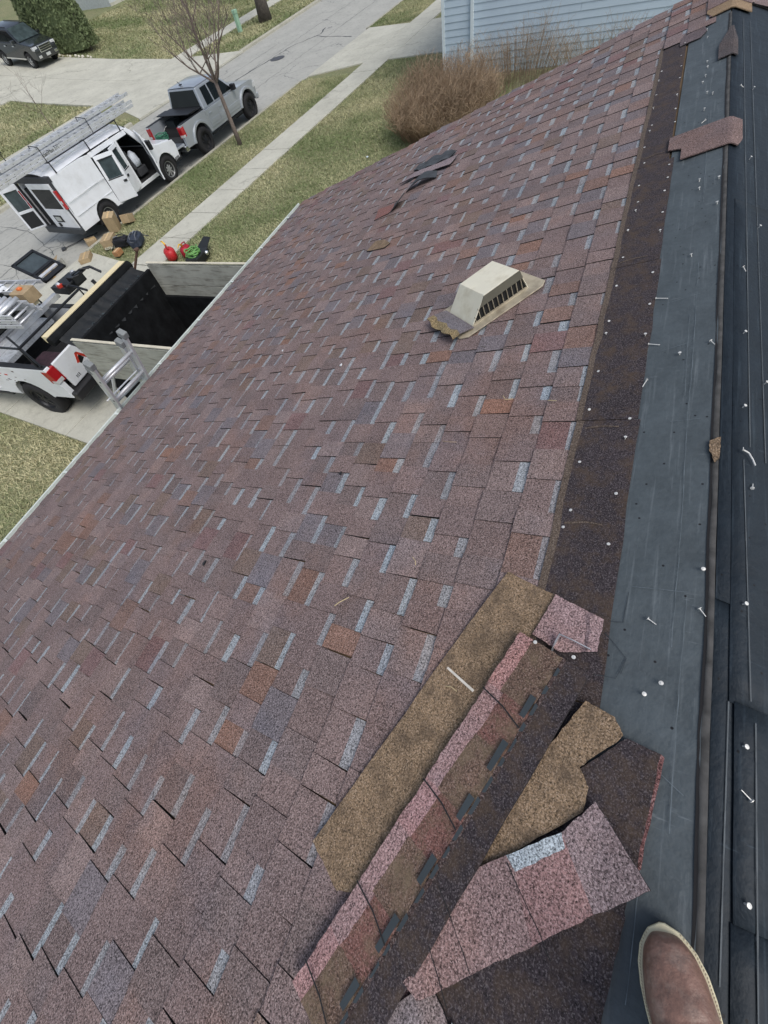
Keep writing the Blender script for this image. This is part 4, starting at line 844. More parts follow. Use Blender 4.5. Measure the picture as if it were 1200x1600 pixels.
# ---------------- pickups
def pickup(name, label, M, paint, L=5.38, wr=.395, tail_open=False, cabk=1.0, rim=None, hw=.94, flare=True, bedh=1.22, bedlen=1.62, z0=.50, beltz=1.2, roofz=1.80, rov=1.12, fov=.92):
    root = empty(name, M); tag(root, label, 'pickup truck')
    xr = -L / 2; xf = L / 2; ra = xr + rov; fa = xf - fov; xb = xr + bedlen + .06
    ar = wr + .085
    # cab and nose
    P = [(xb, z0), (fa - ar, z0)] + arc(fa, wr + .03, ar, 170, 10) + [(fa + ar, z0 + .02), (xf - .06, z0), (xf, .62), (xf, .92), (xf - .10, 1.06), (xf - .35, 1.12), (xf - 1.25, beltz), (xb, beltz)]
    w = lambda s: (lambda a, b: s * (hw - max(0, a - (xf - .5)) ** 2 * .35 - max(0, .65 - b) * .15))
    mb = MB(); mb.prism(P, w(-1), w(1)); o = obj('body', mb, paint, root, bevel=.075, seg=4)
    # greenhouse
    A, B, C_, D = xb + .02, xf - 1.28, xf - 2.05, xb + .14
    q = lambda x, y, z: (x, y, z); yi = hw - .03; yt = hw - .20
    mb = MB(); mb.hexa([(A, -yi, beltz - .01), (B, -yi, beltz - .01), (B, yi, beltz - .01), (A, yi, beltz - .01), (D, -yt, roofz - .03), (C_, -yt, roofz - .03), (C_, yt, roofz - .03), (D, yt, roofz - .03)])
    nn_ = 8; vs = []
    for x, dz in ((D, 0), (D + .12, .03), ((D + C_) / 2, .045), (C_ - .12, .035), (C_, 0)):
        for k in range(nn_ + 1): t = -1 + 2 * k / nn_; vs.append((x, t * yt, roofz - .032 + (dz + .012) * (1 - abs(t) ** 3)))
    mb.add(vs, [(i * 9 + k, (i + 1) * 9 + k, (i + 1) * 9 + k + 1, i * 9 + k + 1) for i in range(4) for k in range(8)])
    obj('cab', mb, paint, root, bevel=.06, seg=4)
    fr = lambda x, z: (yi + (yt - yi) * (z - beltz) / (roofz - .03 - beltz)) + .006
    for s in (-1, 1):
        mid = xb + (C_ - xb) * .52
        for (a0, a1, t0, t1) in ((xb + .30, mid - .04, xb + .36, mid - .04), (mid + .04, B - .25, mid + .04, C_ - .02)):
            quadslab(root, 'window', [(a0, s * fr(0, beltz + .06), beltz + .06), (a1, s * fr(0, beltz + .06), beltz + .06), (t1, s * fr(0, roofz - .12), roofz - .12), (t0, s * fr(0, roofz - .12), roofz - .12)], GLS, .012)
        for (a0, a1) in ((xb + .10, mid), (mid, fa - ar - .03)):
            mb = MB(); mb.prism([(a0 + .008, z0 + .1), (a1 - .008, z0 + .1), (a1 - .008, beltz - .03), (a0 + .008, beltz - .03)], s * (hw - .02), s * (hw + .005)); d = obj('door', mb, paint, root, bevel=.012)
            mb = MB(); mb.box(a0 + .07, a0 + .24, min(s * hw, s * (hw + .028)), max(s * hw, s * (hw + .028)), beltz - .17, beltz - .12); obj('handle', mb, paint, d, bevel=.006)
            mb = MB(); mb.box(a0 + .03, a1 - .03, min(s * hw, s * (hw + .016)), max(s * hw, s * (hw + .016)), z0 + .19, z0 + .32); obj('side_moulding', mb, paint, d, bevel=.01)
        mb = MB(); mb.box(B - .36, B - .22, min(s * (hw - .03), s * (hw + .2)), max(s * (hw - .03), s * (hw + .2)), beltz + .02, beltz + .20); obj('mirror', mb, BLK, root, bevel=.03)
        mb = MB(); mb.box(xb, fa - ar - .05, min(s * (hw - .1), s * (hw - .02)), max(s * (hw - .1), s * (hw - .02)), z0 - .10, z0 - .04); obj('side_step', mb, DBLK, root, bevel=.01)
    quadslab(root, 'rear_window', [(A + .005, -yi + .12, beltz + .05), (A + .005, yi - .12, beltz + .05), (D - .012, yt - .1, roofz - .10), (D - .012, -yt + .1, roofz - .10)], GLS, .012)
    quadslab(root, 'windshield', [(B + .005, -yi + .08, beltz + .03), (B + .005, yi - .08, beltz + .03), (C_ + .012, yt - .08, roofz - .07), (C_ + .012, -yt + .08, roofz - .07)], GLS, .012)
    # bed
    for s in (-1, 1):
        P = [(xr, z0 + .04), (ra - ar, z0 + .02)] + arc(ra, wr + .03, ar, 170, 10) + [(ra + ar, z0), (xb - .01, z0), (xb - .01, bedh), (xr + .02, bedh + .01), (xr, bedh - .05)]
        mb = MB(); mb.prism(P, s * (hw - .12), s * hw); obj('bed_side', mb, paint, root, bevel=.03, seg=3)
        mb = MB(); mb.box(xr + .03, xb - .02, s * (hw - .065) - .062, s * (hw - .065) + .062, bedh + .004, bedh + .022); obj('rail_cap', mb, BLK, root, bevel=.006)
        mb = MB(); mb.hexa([(xr - .014, s * hw * .80, bedh - .36), (xr + .05, s * hw * .80, bedh - .36), (xr + .17, s * (hw + .005), bedh - .33), (xr - .012, s * (hw + .002), bedh - .33), (xr - .012, s * hw * .80, bedh - .03), (xr + .05, s * hw * .80, bedh - .03), (xr + .17, s * (hw + .005), bedh - .04), (xr - .010, s * (hw + .002), bedh - .04)]); t = obj('tail_light', mb, REDL, root, bevel=.012)
        mb = MB(); mb.box(xr - .018, xr + .1, min(s * (hw * .84), s * (hw + .008)), max(s * (hw * .84), s * (hw + .008)), bedh - .33, bedh - .26); obj('reverse_lens', mb, CLRL, t)
        mb = MB(); mb.box(xf - .16, xf + .01, s * .72 - .17, s * .72 + .17, .82, 1.0); obj('headlight', mb, CLRL, root, bevel=.02)
        if flare:
            for xx in (ra, fa):
                mb = MB(); outer = arc(xx, wr + .03, ar + .09, 172, 8, 14); inner = arc(xx, wr + .03, ar - .005, 8, 172, 14); mb.prism(outer + inner, s * (hw - .05), s * (hw + .045)); obj('wheel_flare', mb, paint, root, bevel=.02)
    mb = MB(); mb.box(xr + .02, xb, -hw + .1, hw - .1, z0 + .12, z0 + .2); mb.box(xb - .06, xb - .012, -hw + .1, hw - .1, z0 + .1, bedh); obj('bed_floor', mb, plain('bed_liner', (.02, .022, .024, 1), .8, var=.3), root)
    mb = MB(); mb.box(fa - .9, fa + .5, -hw + .12, hw - .12, .34, z0 + .02); mb.box(xr + .2, xb, -hw + .3, hw - .3, .40, z0 + .13); obj('chassis', mb, plain('chassis_black', (.006, .006, .007, 1), .9), root)
    mb = MB(); mb.box(xr - .14, xr + .06, -hw + .02, hw - .02, z0 - .04, z0 + .14); obj('rear_bumper', mb, CHR if tail_open else plain('bumper_black', (.02, .02, .022, 1), .5), root, bevel=.03)
    mb = MB(); mb.box(xf - .05, xf + .07, -hw + .06, hw - .06, z0 - .06, z0 + .14); obj('front_bumper', mb, paint, root, bevel=.04)
    mb = MB(); mb.box(xf - .01, xf + .012, -.52, .52, .70, 1.0); obj('grille', mb, BLK, root, bevel=.01)
    for xx in (ra, fa):
        for s in (-1, 1): wheel(root, xx, s * (hw - .12 + (.05 if flare else 0)), wr, .27, 1 if s < 0 else -1, rim or plain('black_rim', S(46, 48, 52), .4, .5), 6)
        mb = MB(); mb.prism(arc(xx, wr + .03, ar - .006, 180, 0, 12) + [(xx + ar, .34), (xx - ar, .34)], -hw + .13, hw - .13); obj('arch_liner', mb, MATS['chassis_black'], root)
    if tail_open:
        mb = MB(); mb.box(xr - .52, xr - .01, -hw + .14, hw - .14, z0 + .14, z0 + .20); tg = obj('tailgate', mb, paint, root, bevel=.015)
        mb = MB(); mb.box(xr - .49, xr - .03, -hw + .2, hw - .2, z0 + .198, z0 + .208); obj('tailgate_liner', mb, plain('tailgate_grey', S(96, 102, 108), .5, .3), tg)
    else:
        mb = MB(); mb.box(xr - .005, xr + .055, -hw * .79, hw * .79, z0 + .16, bedh - .01); tg = obj('tailgate', mb, paint, root, bevel=.02)
        mb = MB(); mb.box(xr - .016, xr - .004, -.16, .16, bedh - .18, bedh - .09); obj('handle', mb, BLK, tg, bevel=.01)
    return root, dict(xr=xr, xf=xf, xb=xb, hw=hw, bedh=bedh, z0=z0)
tac, K = pickup('silver_pickup', 'silver crew cab pickup at the kerb with its tailgate down', MST(17.08, 17.33, 0, .3), SIL, tail_open=True, L=5.06, rov=.98, fov=.80, bedlen=1.50, wr=.415, beltz=1.14, bedh=1.18)
mb = MB(); mb.box(K['xb'] - .66, K['xb'] - .02, -.86, .86, 1.248, 1.272); obj('bed_cover', mb, BLK, tac, bevel=.01)
mb = MB(); mb.box(K['xb'] - .86, K['xb'] - .30, -.86, .86, 1.275, 1.302); obj('folded_cover', mb, BLK, tac, bevel=.01)
HOSE = plain('green_hose', S(66, 124, 100), .5); HOSE2 = plain('bright_green_hose', S(104, 156, 84), .5)
def coil(c, r0, turns, th, seed=0, flat=1.0):
    q = random.Random(seed); pts = []
    for i in range(int(turns * 18)):
        a = i / 18 * 2 * math.pi; r = r0 * (1 + .16 * q.uniform(-1, 1)); pts.append((c[0] + r * math.cos(a), c[1] + r * math.sin(a) * flat, c[2] + .012 * turns * (i / (turns * 18)) * 3 + q.uniform(0, .03)))
    return pts
mb = MB(); mb.tube(coil((K['xr'] + .14, .42, .73), .22, 6, .018, 3), .018, 5); tag(obj('hose', mb, HOSE, M=WM[tac], smooth=True), 'coiled green hose in the open bed of the silver pickup', 'hose')
mb = MB(); mb.box(-1.75, -1.35, -.75, -.1, .71, 1.05); mb.box(-1.7, -1.3, .2, .7, .71, 1.1); tag(obj('tool_crate', mb, plain('dark_crate', S(30, 40, 42), .7), M=WM[tac], bevel=.02), 'dark tool crates in the bed of the silver pickup', 'crate')
for y in (0,):
    mb = MB(); mb.box(-.78, -.70, -.05, .05, 1.83, 1.86); mb.tube([(-.74, 0, 1.85), (-.84, 0, 1.96)], .01, 5); obj('roof_antenna', mb, BLK, tac)
wp, KW = pickup('white_pickup', 'white pickup backed up to the trailer with ladders loaded in its bed', MST(2.98, 12.30, .19, 99), WHT, L=5.9, wr=.42, hw=1.0, flare=False, bedh=1.30, bedlen=1.95, z0=.56, beltz=1.3, roofz=1.92)
MW = WM[wp]; xr = KW['xr']
REDP = plain('logo_red', S(196, 62, 46), .5); BLKP = plain('logo_black', (.01, .01, .01, 1), .5); INKM = plain('ink_grey', S(96, 84, 84), .6)
mb = MB()
for s in (-1, 1): mb.prism([(.10, .93), (.16, .93), (.30 if s > 0 else .245, 1.14), (.245 if s > 0 else .22, 1.14)] if s > 0 else [(.245, 1.14), (.30, 1.14), (.40, .98), (.345, .96)], xr - .0085, xr - .005, 'x')
TGP = [c for c in wp.children if c.name.startswith('tailgate')][0]
obj('chevron_logo', mb, REDP, TGP, MW)
mb = MB(); mb.prism([(.20, .97), (.33, .92), (.37, .99), (.25, 1.08)], xr - .0075, xr - .005, 'x'); obj('chevron_black', mb, BLKP, TGP, MW)  # black printed part of the tailgate logo
for k, (y, z_) in enumerate(((.52, .80), (.56, .80), (.60, .80))): mb = MB(); mb.box(xr - .009, xr - .005, y, y + .022, z_, z_ + .06); obj('badge_letter', mb, CHR, TGP, MW)
mb = MB(); mb.box(xr - .15, xr + .02, -.35, .35, .52, .70); obj('bumper_step', mb, plain('step_grey', S(150, 146, 130), .7), wp, MW, bevel=.02)
for i in range(26):
    x = xr + .9 + rr.uniform(0, 1.6); z_ = rr.uniform(.9, 1.2); mb = MB(); w_ = rr.uniform(.02, .09); mb.box(x, x + w_, .9995, 1.003, z_, z_ + .012 + .02 * (i % 3 == 0)); obj('door_lettering', mb, REDP if i % 4 == 0 else INKM, wp, MW)
# rack, planks and load of the white pickup
for x in (xr + .22, xr + 1.75):
    mb = MB(); mb.tube([(x, -.93, 1.30), (x, -.91, 1.72), (x, .91, 1.72), (x, .93, 1.30)], .025, 6); obj('rack_hoop', mb, DBLK, wp, MW)
for s in (1,):
    mb = MB(); mb.tube([(xr + .22, s * .91, 1.72), (xr + 1.75, s * .91, 1.72)], .022, 6); mb.tube([(xr + .1, .93, 1.33), (xr + 1.1, .5, 1.62)], .022, 6); obj('rack_rail', mb, DBLK, wp, MW)
SPL = plain('splattered_alu', (.5, .53, .56, 1), .5, .3, .1, 6, dirt=(.12, .12, .12, 1), dirtamt=.6, dscale=22)
for i, (x, y0, y1, z_, w_, lab) in enumerate(((xr + 1.55, -1.28, .88, 1.36, .15, 'long pale aluminium plank lying across the bed of the white pickup'), (xr + 1.22, -.55, .86, 1.26, .36, 'paint splattered aluminium work platform across the bed of the white pickup'), (xr + 1.85, -.9, .70, 1.33, .14, 'second aluminium plank across the bed behind the splattered platform'))):
    mb = MB(); mb.box(x, x + w_, y0, y1, z_ - .06, z_ + .03); mb.box(x + .02, x + w_ - .02, y0 + .02, y1 - .02, z_ + .03, z_ + .036); tag(obj('aluminium_plank', mb, SPL if i == 1 else ALU, M=MW, bevel=.008), lab, 'plank')
MLW = MW @ T((xr + .55, .10, 1.745)) @ RZ(2)
ladder('extension_ladder', 'wide aluminium ladder stack on the near side of the white pickup rack', MLW, 3.6, .56, 3, ALU, .06, .07)
for k in range(7):
    mb = MB(); mb.tube([(xr + .95 + k * .16, -.17, 1.99), (xr + .95 + k * .16, .34, 1.99)], .034 if k % 2 else .045, 10); tag(obj('aluminium_tube', mb, ALU, M=MW, smooth=True), 'aluminium tube across the ladder stack, %s from the tail of the white pickup' % nth(k + 1), 'tube', 'tubes on the ladder stack')
ladder('ladder_track', 'silver hoist ladder track lying along the far side of the white pickup', MW @ T((xr + 1.35, -.86, 1.75)) @ RZ(2), 3.4, .40, 1, ALU)
mb = MB(); mb.box(xr + 1.0, xr + 3.8, -.5, -.36, 1.70, 1.76); tag(obj('timber_board', mb, PALEW, M=MW, bevel=.004), 'pale timber board beside the hoist track on the white pickup', 'board')
mb = MB(); mb.box(xr + .95, xr + 1.35, -.62, -.3, 1.76, 1.98); tag(obj('cardboard_box', mb, CARD, M=MW, bevel=.006), 'open cardboard box on the load of the white pickup', 'box')
mb = MB(); mb.box(xr + 1.12, xr + 1.22, -.5, -.42, 1.98, 2.02); tag(obj('orange_tool', mb, plain('orange', S(226, 120, 60), .5), M=MW, bevel=.01), 'small orange tool on the cardboard box of the white pickup', 'tool')
# hoist carriage
MH = MST(4.66, 10.95, 1.70, 0) @ RZ(4)
hoist = empty('hoist_carriage', MH); tag(hoist, 'black ladder hoist carriage with tilted platform at the end of the track', 'hoist')
mb = MB(); mp = T((.02, .42, .32)) @ RX(24)
PW, PL_ = .64, .78
for a, b, c_, d in ((-PW / 2, PW / 2, -PL_ / 2, -PL_ / 2 + .06), (-PW / 2, PW / 2, PL_ / 2 - .06, PL_ / 2), (-PW / 2, -PW / 2 + .06, -PL_ / 2, PL_ / 2), (PW / 2 - .06, PW / 2, -PL_ / 2, PL_ / 2), (-PW / 2, PW / 2, -.12, -.06)): mb.hexa([mp @ Vector(v) for v in ((a, c_, 0), (b, c_, 0), (b, d, 0), (a, d, 0), (a, c_, .05), (b, c_, .05), (b, d, .05), (a, d, .05))])
obj('platform_frame', mb, DBLK, hoist, bevel=.008)
mb = MB(); mb.hexa([mp @ Vector(v) for v in ((-.29, -.05, .01), (.29, -.05, .01), (.29, .35, .01), (-.29, .35, .01), (-.29, -.05, .024), (.29, -.05, .024), (.29, .35, .024), (-.29, .35, .024))]); obj('platform_panel', mb, plain('panel_grey', S(62, 72, 76), .45, var=.25), hoist)
for k in range(3): mb = MB(); mb.hexa([mp @ Vector(v) for v in ((-.29, -.33 + k * .09, .01), (.29, -.33 + k * .09, .01), (.29, -.27 + k * .09, .01), (-.29, -.27 + k * .09, .01), (-.29, -.33 + k * .09, .03), (.29, -.33 + k * .09, .03), (.29, -.27 + k * .09, .03), (-.29, -.27 + k * .09, .03))]); obj('platform_slat', mb, ALU if k == 1 else DBLK, hoist)
mb = MB(); mb.box(-.3, .28, -.42, .05, -.06, .08); mb.tube([(-.2, -.3, .1), (-.25, -.75, .12), (-.2, -.98, .02)], .028, 6); mb.tube([(.2, -.3, .1), (.26, -.62, .2), (.3, -.80, .22), (.36, -.95, .08)], .03, 6); mb.tube([(-.3, -.55, .13), (.32, -.55, .15)], .022, 6); mb.box(-.1, .16, -.6, -.4, .05, .2); obj('winch_frame', mb, DBLK, hoist, bevel=.008)
mb = MB(); mb.tube([(.0, -.5, .2), (.08, -.8, .3), (.2, -.9, .25), (.24, -.62, .2)], .014, 6); mb.tube([(-.1, -.45, .2), (-.16, -.7, .24), (0, -.75, .22)], .012, 6); obj('cable', mb, BLK, hoist)
for x in (-.24, .22): mb = MB(); mb.lathe([(.06, -.03), (.06, .03), (.02, .035)], 12, T((x, -.2, .1)) @ RY(90)); obj('roller', mb, ALU, hoist)
mb = MB(); mb.box(-.3, -.2, -.30, -.22, .08, .13); mb.box(.12, .2, -.34, -.26, .09, .12); obj('red_catch', mb, REDP, hoist)
mb = MB(); mb.tube([(.25, -.6, -.05), (.30, -1.1, -1.35)], .04, 6); obj('leg', mb, DBLK, hoist)
# clutter at the tail of the bed
mb = MB(); mb.box(xr + .08, xr + .75, .35, .80, .80, 1.22); tag(obj('tool_bag', mb, plain('dark_red_bag', S(54, 34, 42), .8, var=.5, scale=12), M=MW, bevel=.06), 'dark clutter bag in the near corner of the white pickup bed', 'bag')
mb = MB(); mb.lathe([(.14, 0), (.16, .1), (.15, .3), (.13, .34), (.001, .34)], 14, T((xr + .45, -.62, 1.02)) @ RX(70)); tag(obj('bucket', mb, plain('dirty_bucket', S(186, 182, 162), .7, var=.2), M=MW, smooth=True), 'dirty white bucket lying at the far tail corner of the white pickup', 'bucket')
# ---------------- dump trailer
MT = MST(3.66, 8.35, .22, 97)        # local +x towards the pickup (front), origin at the front wall
tr = empty('dump_trailer', MT); tag(tr, 'black dump trailer with grey plywood side boards parked on the driveway', 'trailer')
TW = 1.06; TL = 3.75; FZ = .72; WZ = 1.48; TZ = 2.08
FB = -.60
mb = MB(); mb.box(-TL, FB, -TW, TW, FZ - .08, FZ)
for s in (-1, 1): mb.box(-TL, FB, s * TW - .03 * s - .03, s * TW - .03 * s + .03, FZ, WZ)
mb.box(FB - .06, FB, -TW, TW, FZ, TZ - .1)
for s in (-1, 1): mb.hexa([(FB, s * .8 - .03, WZ - .2), (FB + .05, s * .8 - .03, WZ - .2), (FB + .05, s * .8 + .03, WZ - .2), (FB, s * .8 + .03, WZ - .2), (-.12, s * .8 - .03, TZ - .2), (-.06, s * .8 - .03, TZ - .2), (-.06, s * .8 + .03, TZ - .2), (-.12, s * .8 + .03, TZ - .2)])
TRB = plain('trailer_black', (.010, .011, .012, 1), .9, 0, .5, 5, spec=.15); obj('bed', mb, TRB, tr, bevel=.01)
for s in (-1, 1):
    for k in range(2):
        zz0, zz1 = WZ - .16 + k * .36, WZ + .19 + k * .36 + (.02 if k else 0)
        mb = MB(); mb.box(-TL + .02, -.66 if k else -.62, s * (TW + .01) - .02, s * (TW + .01) + .02, zz0, min(zz1, TZ)); obj('side_board', mb, PLY, tr, bevel=.004)
    mb = MB(); mb.box(-TL + .02, -.66, s * (TW + .01) - .024, s * (TW + .01) + .024, TZ, TZ + .012); obj('board_cap', mb, plain('cut_edge', S(206, 200, 180), .8), tr)
    for x in ((-3.3, -2.1, -.9) if s < 0 else ()): mb = MB(); mb.box(x, x + .07, s * (TW + .05) - .02, s * (TW + .05) + .02, FZ - .05, TZ - .08); obj('stake', mb, TRB, tr)
    mb = MB(); mb.box(-3.05, -1.45, s * (TW + .14) - .12, s * (TW + .14) + .12, FZ - .05, FZ - .02); mb.box(-3.05, -3.0, s * (TW + .14) - .12, s * (TW + .14) + .12, .45, FZ - .02); obj('mudguard', mb, TRB, tr)
    for x in (-2.55, -1.75): wheel(tr, x, s * (TW + .12), .36, .22, 1 if s < 0 else -1, MATS['black_rim'], 6)
mb = MB(); mb.box(-.12, .02, -TW - .03, TW + .03, TZ - .10, TZ + .02); obj('front_board', mb, PALEW, tr, bevel=.006)
mb = MB(); mb.box(-.24, -.10, -TW - .02, TW + .02, TZ - .10, TZ - .01); mb.tube([(-.20, -TW - .02, TZ - .04), (-.20, TW + .08, TZ - .04)], .075, 12); obj('tarp_housing', mb, TRB, tr, smooth=False)
mb = MB(); vs = []; n = 40; q = random.Random(8)
for i in range(n + 1):
    y = -TW + .02 + (2 * TW - .04) * i / n; j = .02 * math.sin(i * 1.7) + q.uniform(-.02, .02)
    for (x, z) in ((-.22, TZ - .02), (-.34, TZ - .10 + j * .5), (-.46, TZ - .13 + j), (-.58, TZ - .16 + j), (-.66, TZ - .34 + j)): vs.append((x + j * .6, y, z + j * .3))
mb.add(vs, [(i * 5 + k, (i + 1) * 5 + k, (i + 1) * 5 + k + 1, i * 5 + k + 1) for i in range(n) for k in range(4)]); obj('mesh_tarp', mb, MATTEB, tr, smooth=True, fix=False)
mb = MB()
for i in range(34):
    y = -TW + .05 + rr.uniform(0, 2 * TW - .1); mb.tube([(-.50, y, TZ - .13), (-.53 - rr.uniform(0, .04), y + rr.uniform(-.04, .04), TZ - .12 + rr.uniform(-.03, .02))], .006, 4)
o = obj('frayed_edge', mb, plain('fray_grey', S(64, 74, 78), .9), tr); o['kind'] = 'stuff'
mb = MB(); mb.tube([(-.3, -TW + .0, TZ - .1), (-.5, -TW - .12, TZ + .16)], .025, 6); mb.lathe([(.05, 0), (.05, .03), (.001, .035)], 10, T((-.5, -TW - .12, TZ + .16))); obj('crank', mb, plain('rusty', S(92, 70, 56), .8), tr)
mb = MB(); mb.box(-.6, 1.15, -.05, .05, .50, .60); mb.hexa([(0, -.6, .5), (.9, -.06, .5), (.9, .0, .5), (0, -.5, .5), (0, -.6, .6), (.9, -.06, .6), (.9, .0, .6), (0, -.5, .6)]); mb.hexa([(0, .5, .5), (.9, .0, .5), (.9, .06, .5), (0, .6, .5), (0, .5, .6), (.9, .0, .6), (.9, .06, .6), (0, .6, .6)]); mb.box(.55, .65, -.12, -.06, .1, .95); obj('tongue', mb, TRB, tr)
for i in range(12):
    x, y = -TL + .25 + rr.uniform(0, 1.5), rr.uniform(-TW + .2, TW - .25); zz = FZ + .03 + .18 * rr.random(); s_ = rr.uniform(.12, .3)
    mb = MB(); mb.prism([(-s_, -.06), (s_ * .6, -.1), (s_, .05), (-.3 * s_, .12)], -.003, .004, 'z', tone=rr.choice([S(70, 64, 66), S(98, 86, 84), S(60, 58, 60), S(122, 88, 78)]))
    tag(obj('scrap_shingle', mb, GR, M=MT @ T((x, y, zz)) @ RZ(rr.uniform(0, 360)) @ RX(rr.uniform(-30, 30)) @ RY(rr.uniform(-30, 30))), 'torn scrap shingle lying in the black dump trailer', 'shingle', 'scraps in the trailer')
# ---------------- access ladder at the eave
LA = Vector(ST(1.66, 5.43, zg(5.4) + .02)); LB = Vector(ST(1.66, 4.14, 3.53)); d = (LB - LA); Ld = d.length; xd = d.normalized(); yd = Vector((math.cos(YA), math.sin(YA), 0)); zd = xd.cross(yd)
ML_ = Matrix((xd, yd, zd)).transposed().to_4x4(); ML_.translation = LA
lad = ladder('extension_ladder', 'aluminium extension ladder leaning on the gutter beside the trailer', ML_, Ld, .46, 2, ALU, -.14, .07)
for s in (-1, 1):
    for k in range(2):
        mb = MB(); mb.box(Ld - .05 - .14 * k, Ld + .02 - .14 * k, s * (.23 - .025 * k) - .03, s * (.23 - .025 * k) + .03, -.008 + k * .0714, .079 + k * .0714); obj('end_cap', mb, plain('cap_grey', S(128, 132, 132), .7), lad, ML_, bevel=.008)
mb = MB(); mb.tube([(Ld - .55, -.28, .09), (Ld - .55, .28, .09)], .008, 5); mb.tube([(Ld - .55, -.22, .10), (Ld - .45, -.20, .17), (Ld - .35, -.20, .10)], .012, 5); obj('rung_lock', mb, ALU, lad, ML_)
mb = MB(); mb.box(-.04, .04, -.04, .04, 0, 2.0); A_ = ST(2.2, 8.1, .2); B_2 = ST(2.62, 7.1, 1.78)
mb = MB(); mb.tube([A_, B_2], .03, 6); tag(obj('aluminium_pole', mb, ALU), 'aluminium pole leaning against the near side boards of the trailer', 'pole')
# ================================================================== THINGS ON THE GROUND
def carton(s_, p_, sx, sy, sz, rot, label, tilt=(0, 0), z=None, mat=None, flaps=False):
    M = MST(s_, p_, (zg(p_) + .02 if z is None else z), rot) @ RX(tilt[0]) @ RY(tilt[1])
    root = empty('cardboard_box', M); tag(root, label, 'box', 'cardboard boxes by the van')
    mb = MB(); mb.box(-sx / 2, sx / 2, -sy / 2, sy / 2, 0, sz); obj('carton', mb, mat or CARD, root, bevel=.008)
    mb = MB(); mb.box(-sx / 2 - .001, sx / 2 + .001, -.03, .03, sz - .001, sz + .003); obj('tape', mb, plain('box_tape', S(196, 168, 122), .4), root)
    if flaps:
        for s in (-1, 1): mb = MB(); mb.hexa([(-sx / 2, s * sy / 2, sz), (sx / 2, s * sy / 2, sz), (sx / 2, s * (sy / 2 + .14), sz + .05), (-sx / 2, s * (sy / 2 + .14), sz + .05), (-sx / 2, s * sy / 2, sz + .006), (sx / 2, s * sy / 2, sz + .006), (sx / 2, s * (sy / 2 + .14), sz + .056), (-sx / 2, s * (sy / 2 + .14), sz + .056)]); obj('flap', mb, CARD, root)
    return root
carton(9.55, 16.0, .40, .34, .46, 35, 'tall cardboard box leaning at the rear wheel of the van', (8, -6))
carton(10.0, 15.75, .36, .30, .24, 20, 'cardboard box lying just beyond the tallest box by the van wheel', (0, 18))
carton(8.72, 16.45, .34, .30, .20, -25, 'small cardboard box on the street by the kerb behind the van', (4, 10), z=.03)
carton(8.62, 15.2, .52, .36, .26, 30, 'open long cardboard box on the grass beside the black backpack', (0, 0))
carton(7.75, 15.55, .50, .34, .13, 40, 'flat cardboard box on the driveway apron corner')
carton(8.15, 14.35, .26, .20, .14, 10, 'small orange brown carton under the black backpack', mat=plain('orange_carton', S(168, 124, 84), .8))
carton(7.35, 17.05, .58, .30, .14, 55, 'flattened cardboard box on the street beside the driveway apron', (0, 6), z=.03, flaps=True)
carton(6.75, 16.35, .36, .24, .18, 70, 'cardboard box half hidden behind the hoist platform', z=.1, mat=plain('pale_carton', S(206, 172, 120), .8))
def backpack(s_, p_, rot, sc_, label, mat, strap):
    M = MST(s_, p_, zg(p_) + .02, rot) @ Matrix.Scale(sc_, 4); root = empty('backpack', M); tag(root, label, 'backpack')
    bm = bmesh.new(); bmesh.ops.create_icosphere(bm, subdivisions=4, radius=1)
    for v in bm.verts:
        c = v.co; n_ = noise.fractal(c * 2.2 + Vector((s_, 0, 0)), 1, 2, 3); k = lambda a: math.copysign(abs(a) ** .42, a)
        v.co = Vector((k(c.x) * .26, k(c.y) * .17, .14 + k(c.z) * .13)) * (1 + .12 * n_)
    me = bpy.data.meshes.new('bag_body'); bm.to_mesh(me); bm.free(); me.materials.append(mat); me.polygons.foreach_set('use_smooth', [True] * len(me.polygons)); put('bag_body', me, root)
    bm = bmesh.new(); bmesh.ops.create_icosphere(bm, subdivisions=3, radius=1)
    for v in bm.verts: c = v.co; v.co = Vector((.16 + c.x * .10, c.y * .14, .19 + c.z * .11)) * (1 + .06 * noise.noise(c * 3))
    me = bpy.data.meshes.new('pocket'); bm.to_mesh(me); bm.free(); me.materials.append(mat); me.polygons.foreach_set('use_smooth', [True] * len(me.polygons)); put('pocket', me, root)
    for y in (-.09, .07):
        mb = MB(); mb.tube([(-.24, y, .2), (-.12, y * 1.2, .31), (.05, y, .315), (.2, y * .8, .28), (.30, y * 1.3, .12), (.40, y * 2.2, .02)], .016, 5); obj('strap', mb, strap, root, smooth=True)
    mb = MB(); mb.tube([(-.28, -.03, .2), (-.36, 0, .24), (-.28, .04, .2)], .012, 5); obj('grab_loop', mb, strap, root, smooth=True)
    mb = MB(); mb.box(.02, .2, -.004, .004, .312, .322); obj('zip', mb, ALU, root)
backpack(8.62, 14.58, 120, .95, 'round black backpack with a white tag next to the navy one', plain('black_nylon', S(22, 24, 30), .6, bmp=.5), BLK)
backpack(8.72, 13.95, 30, 1.1, 'large navy grey backpack with straps on the grass by the sidewalk', plain('navy_nylon', S(44, 52, 66), .6, bmp=.5, var=.3), plain('strap_grey', S(96, 100, 106), .7))
mb = MB(); mb.tube([(0, 0, .03), (.1, .04, .05), (.42, .0, .04)], .02, 6); mb.tube(coil((-.06, .02, .04), .09, 1, .01, 2), .013, 6); mb.box(.1, .45, -.04, .04, .01, .09); tag(obj('hand_saw', mb, plain('tool_pale', S(190, 190, 170), .5), M=MST(8.35, 14.95, zg(15) + .02, -40)), 'small pale handled tool on the grass in front of the open box', 'tool')
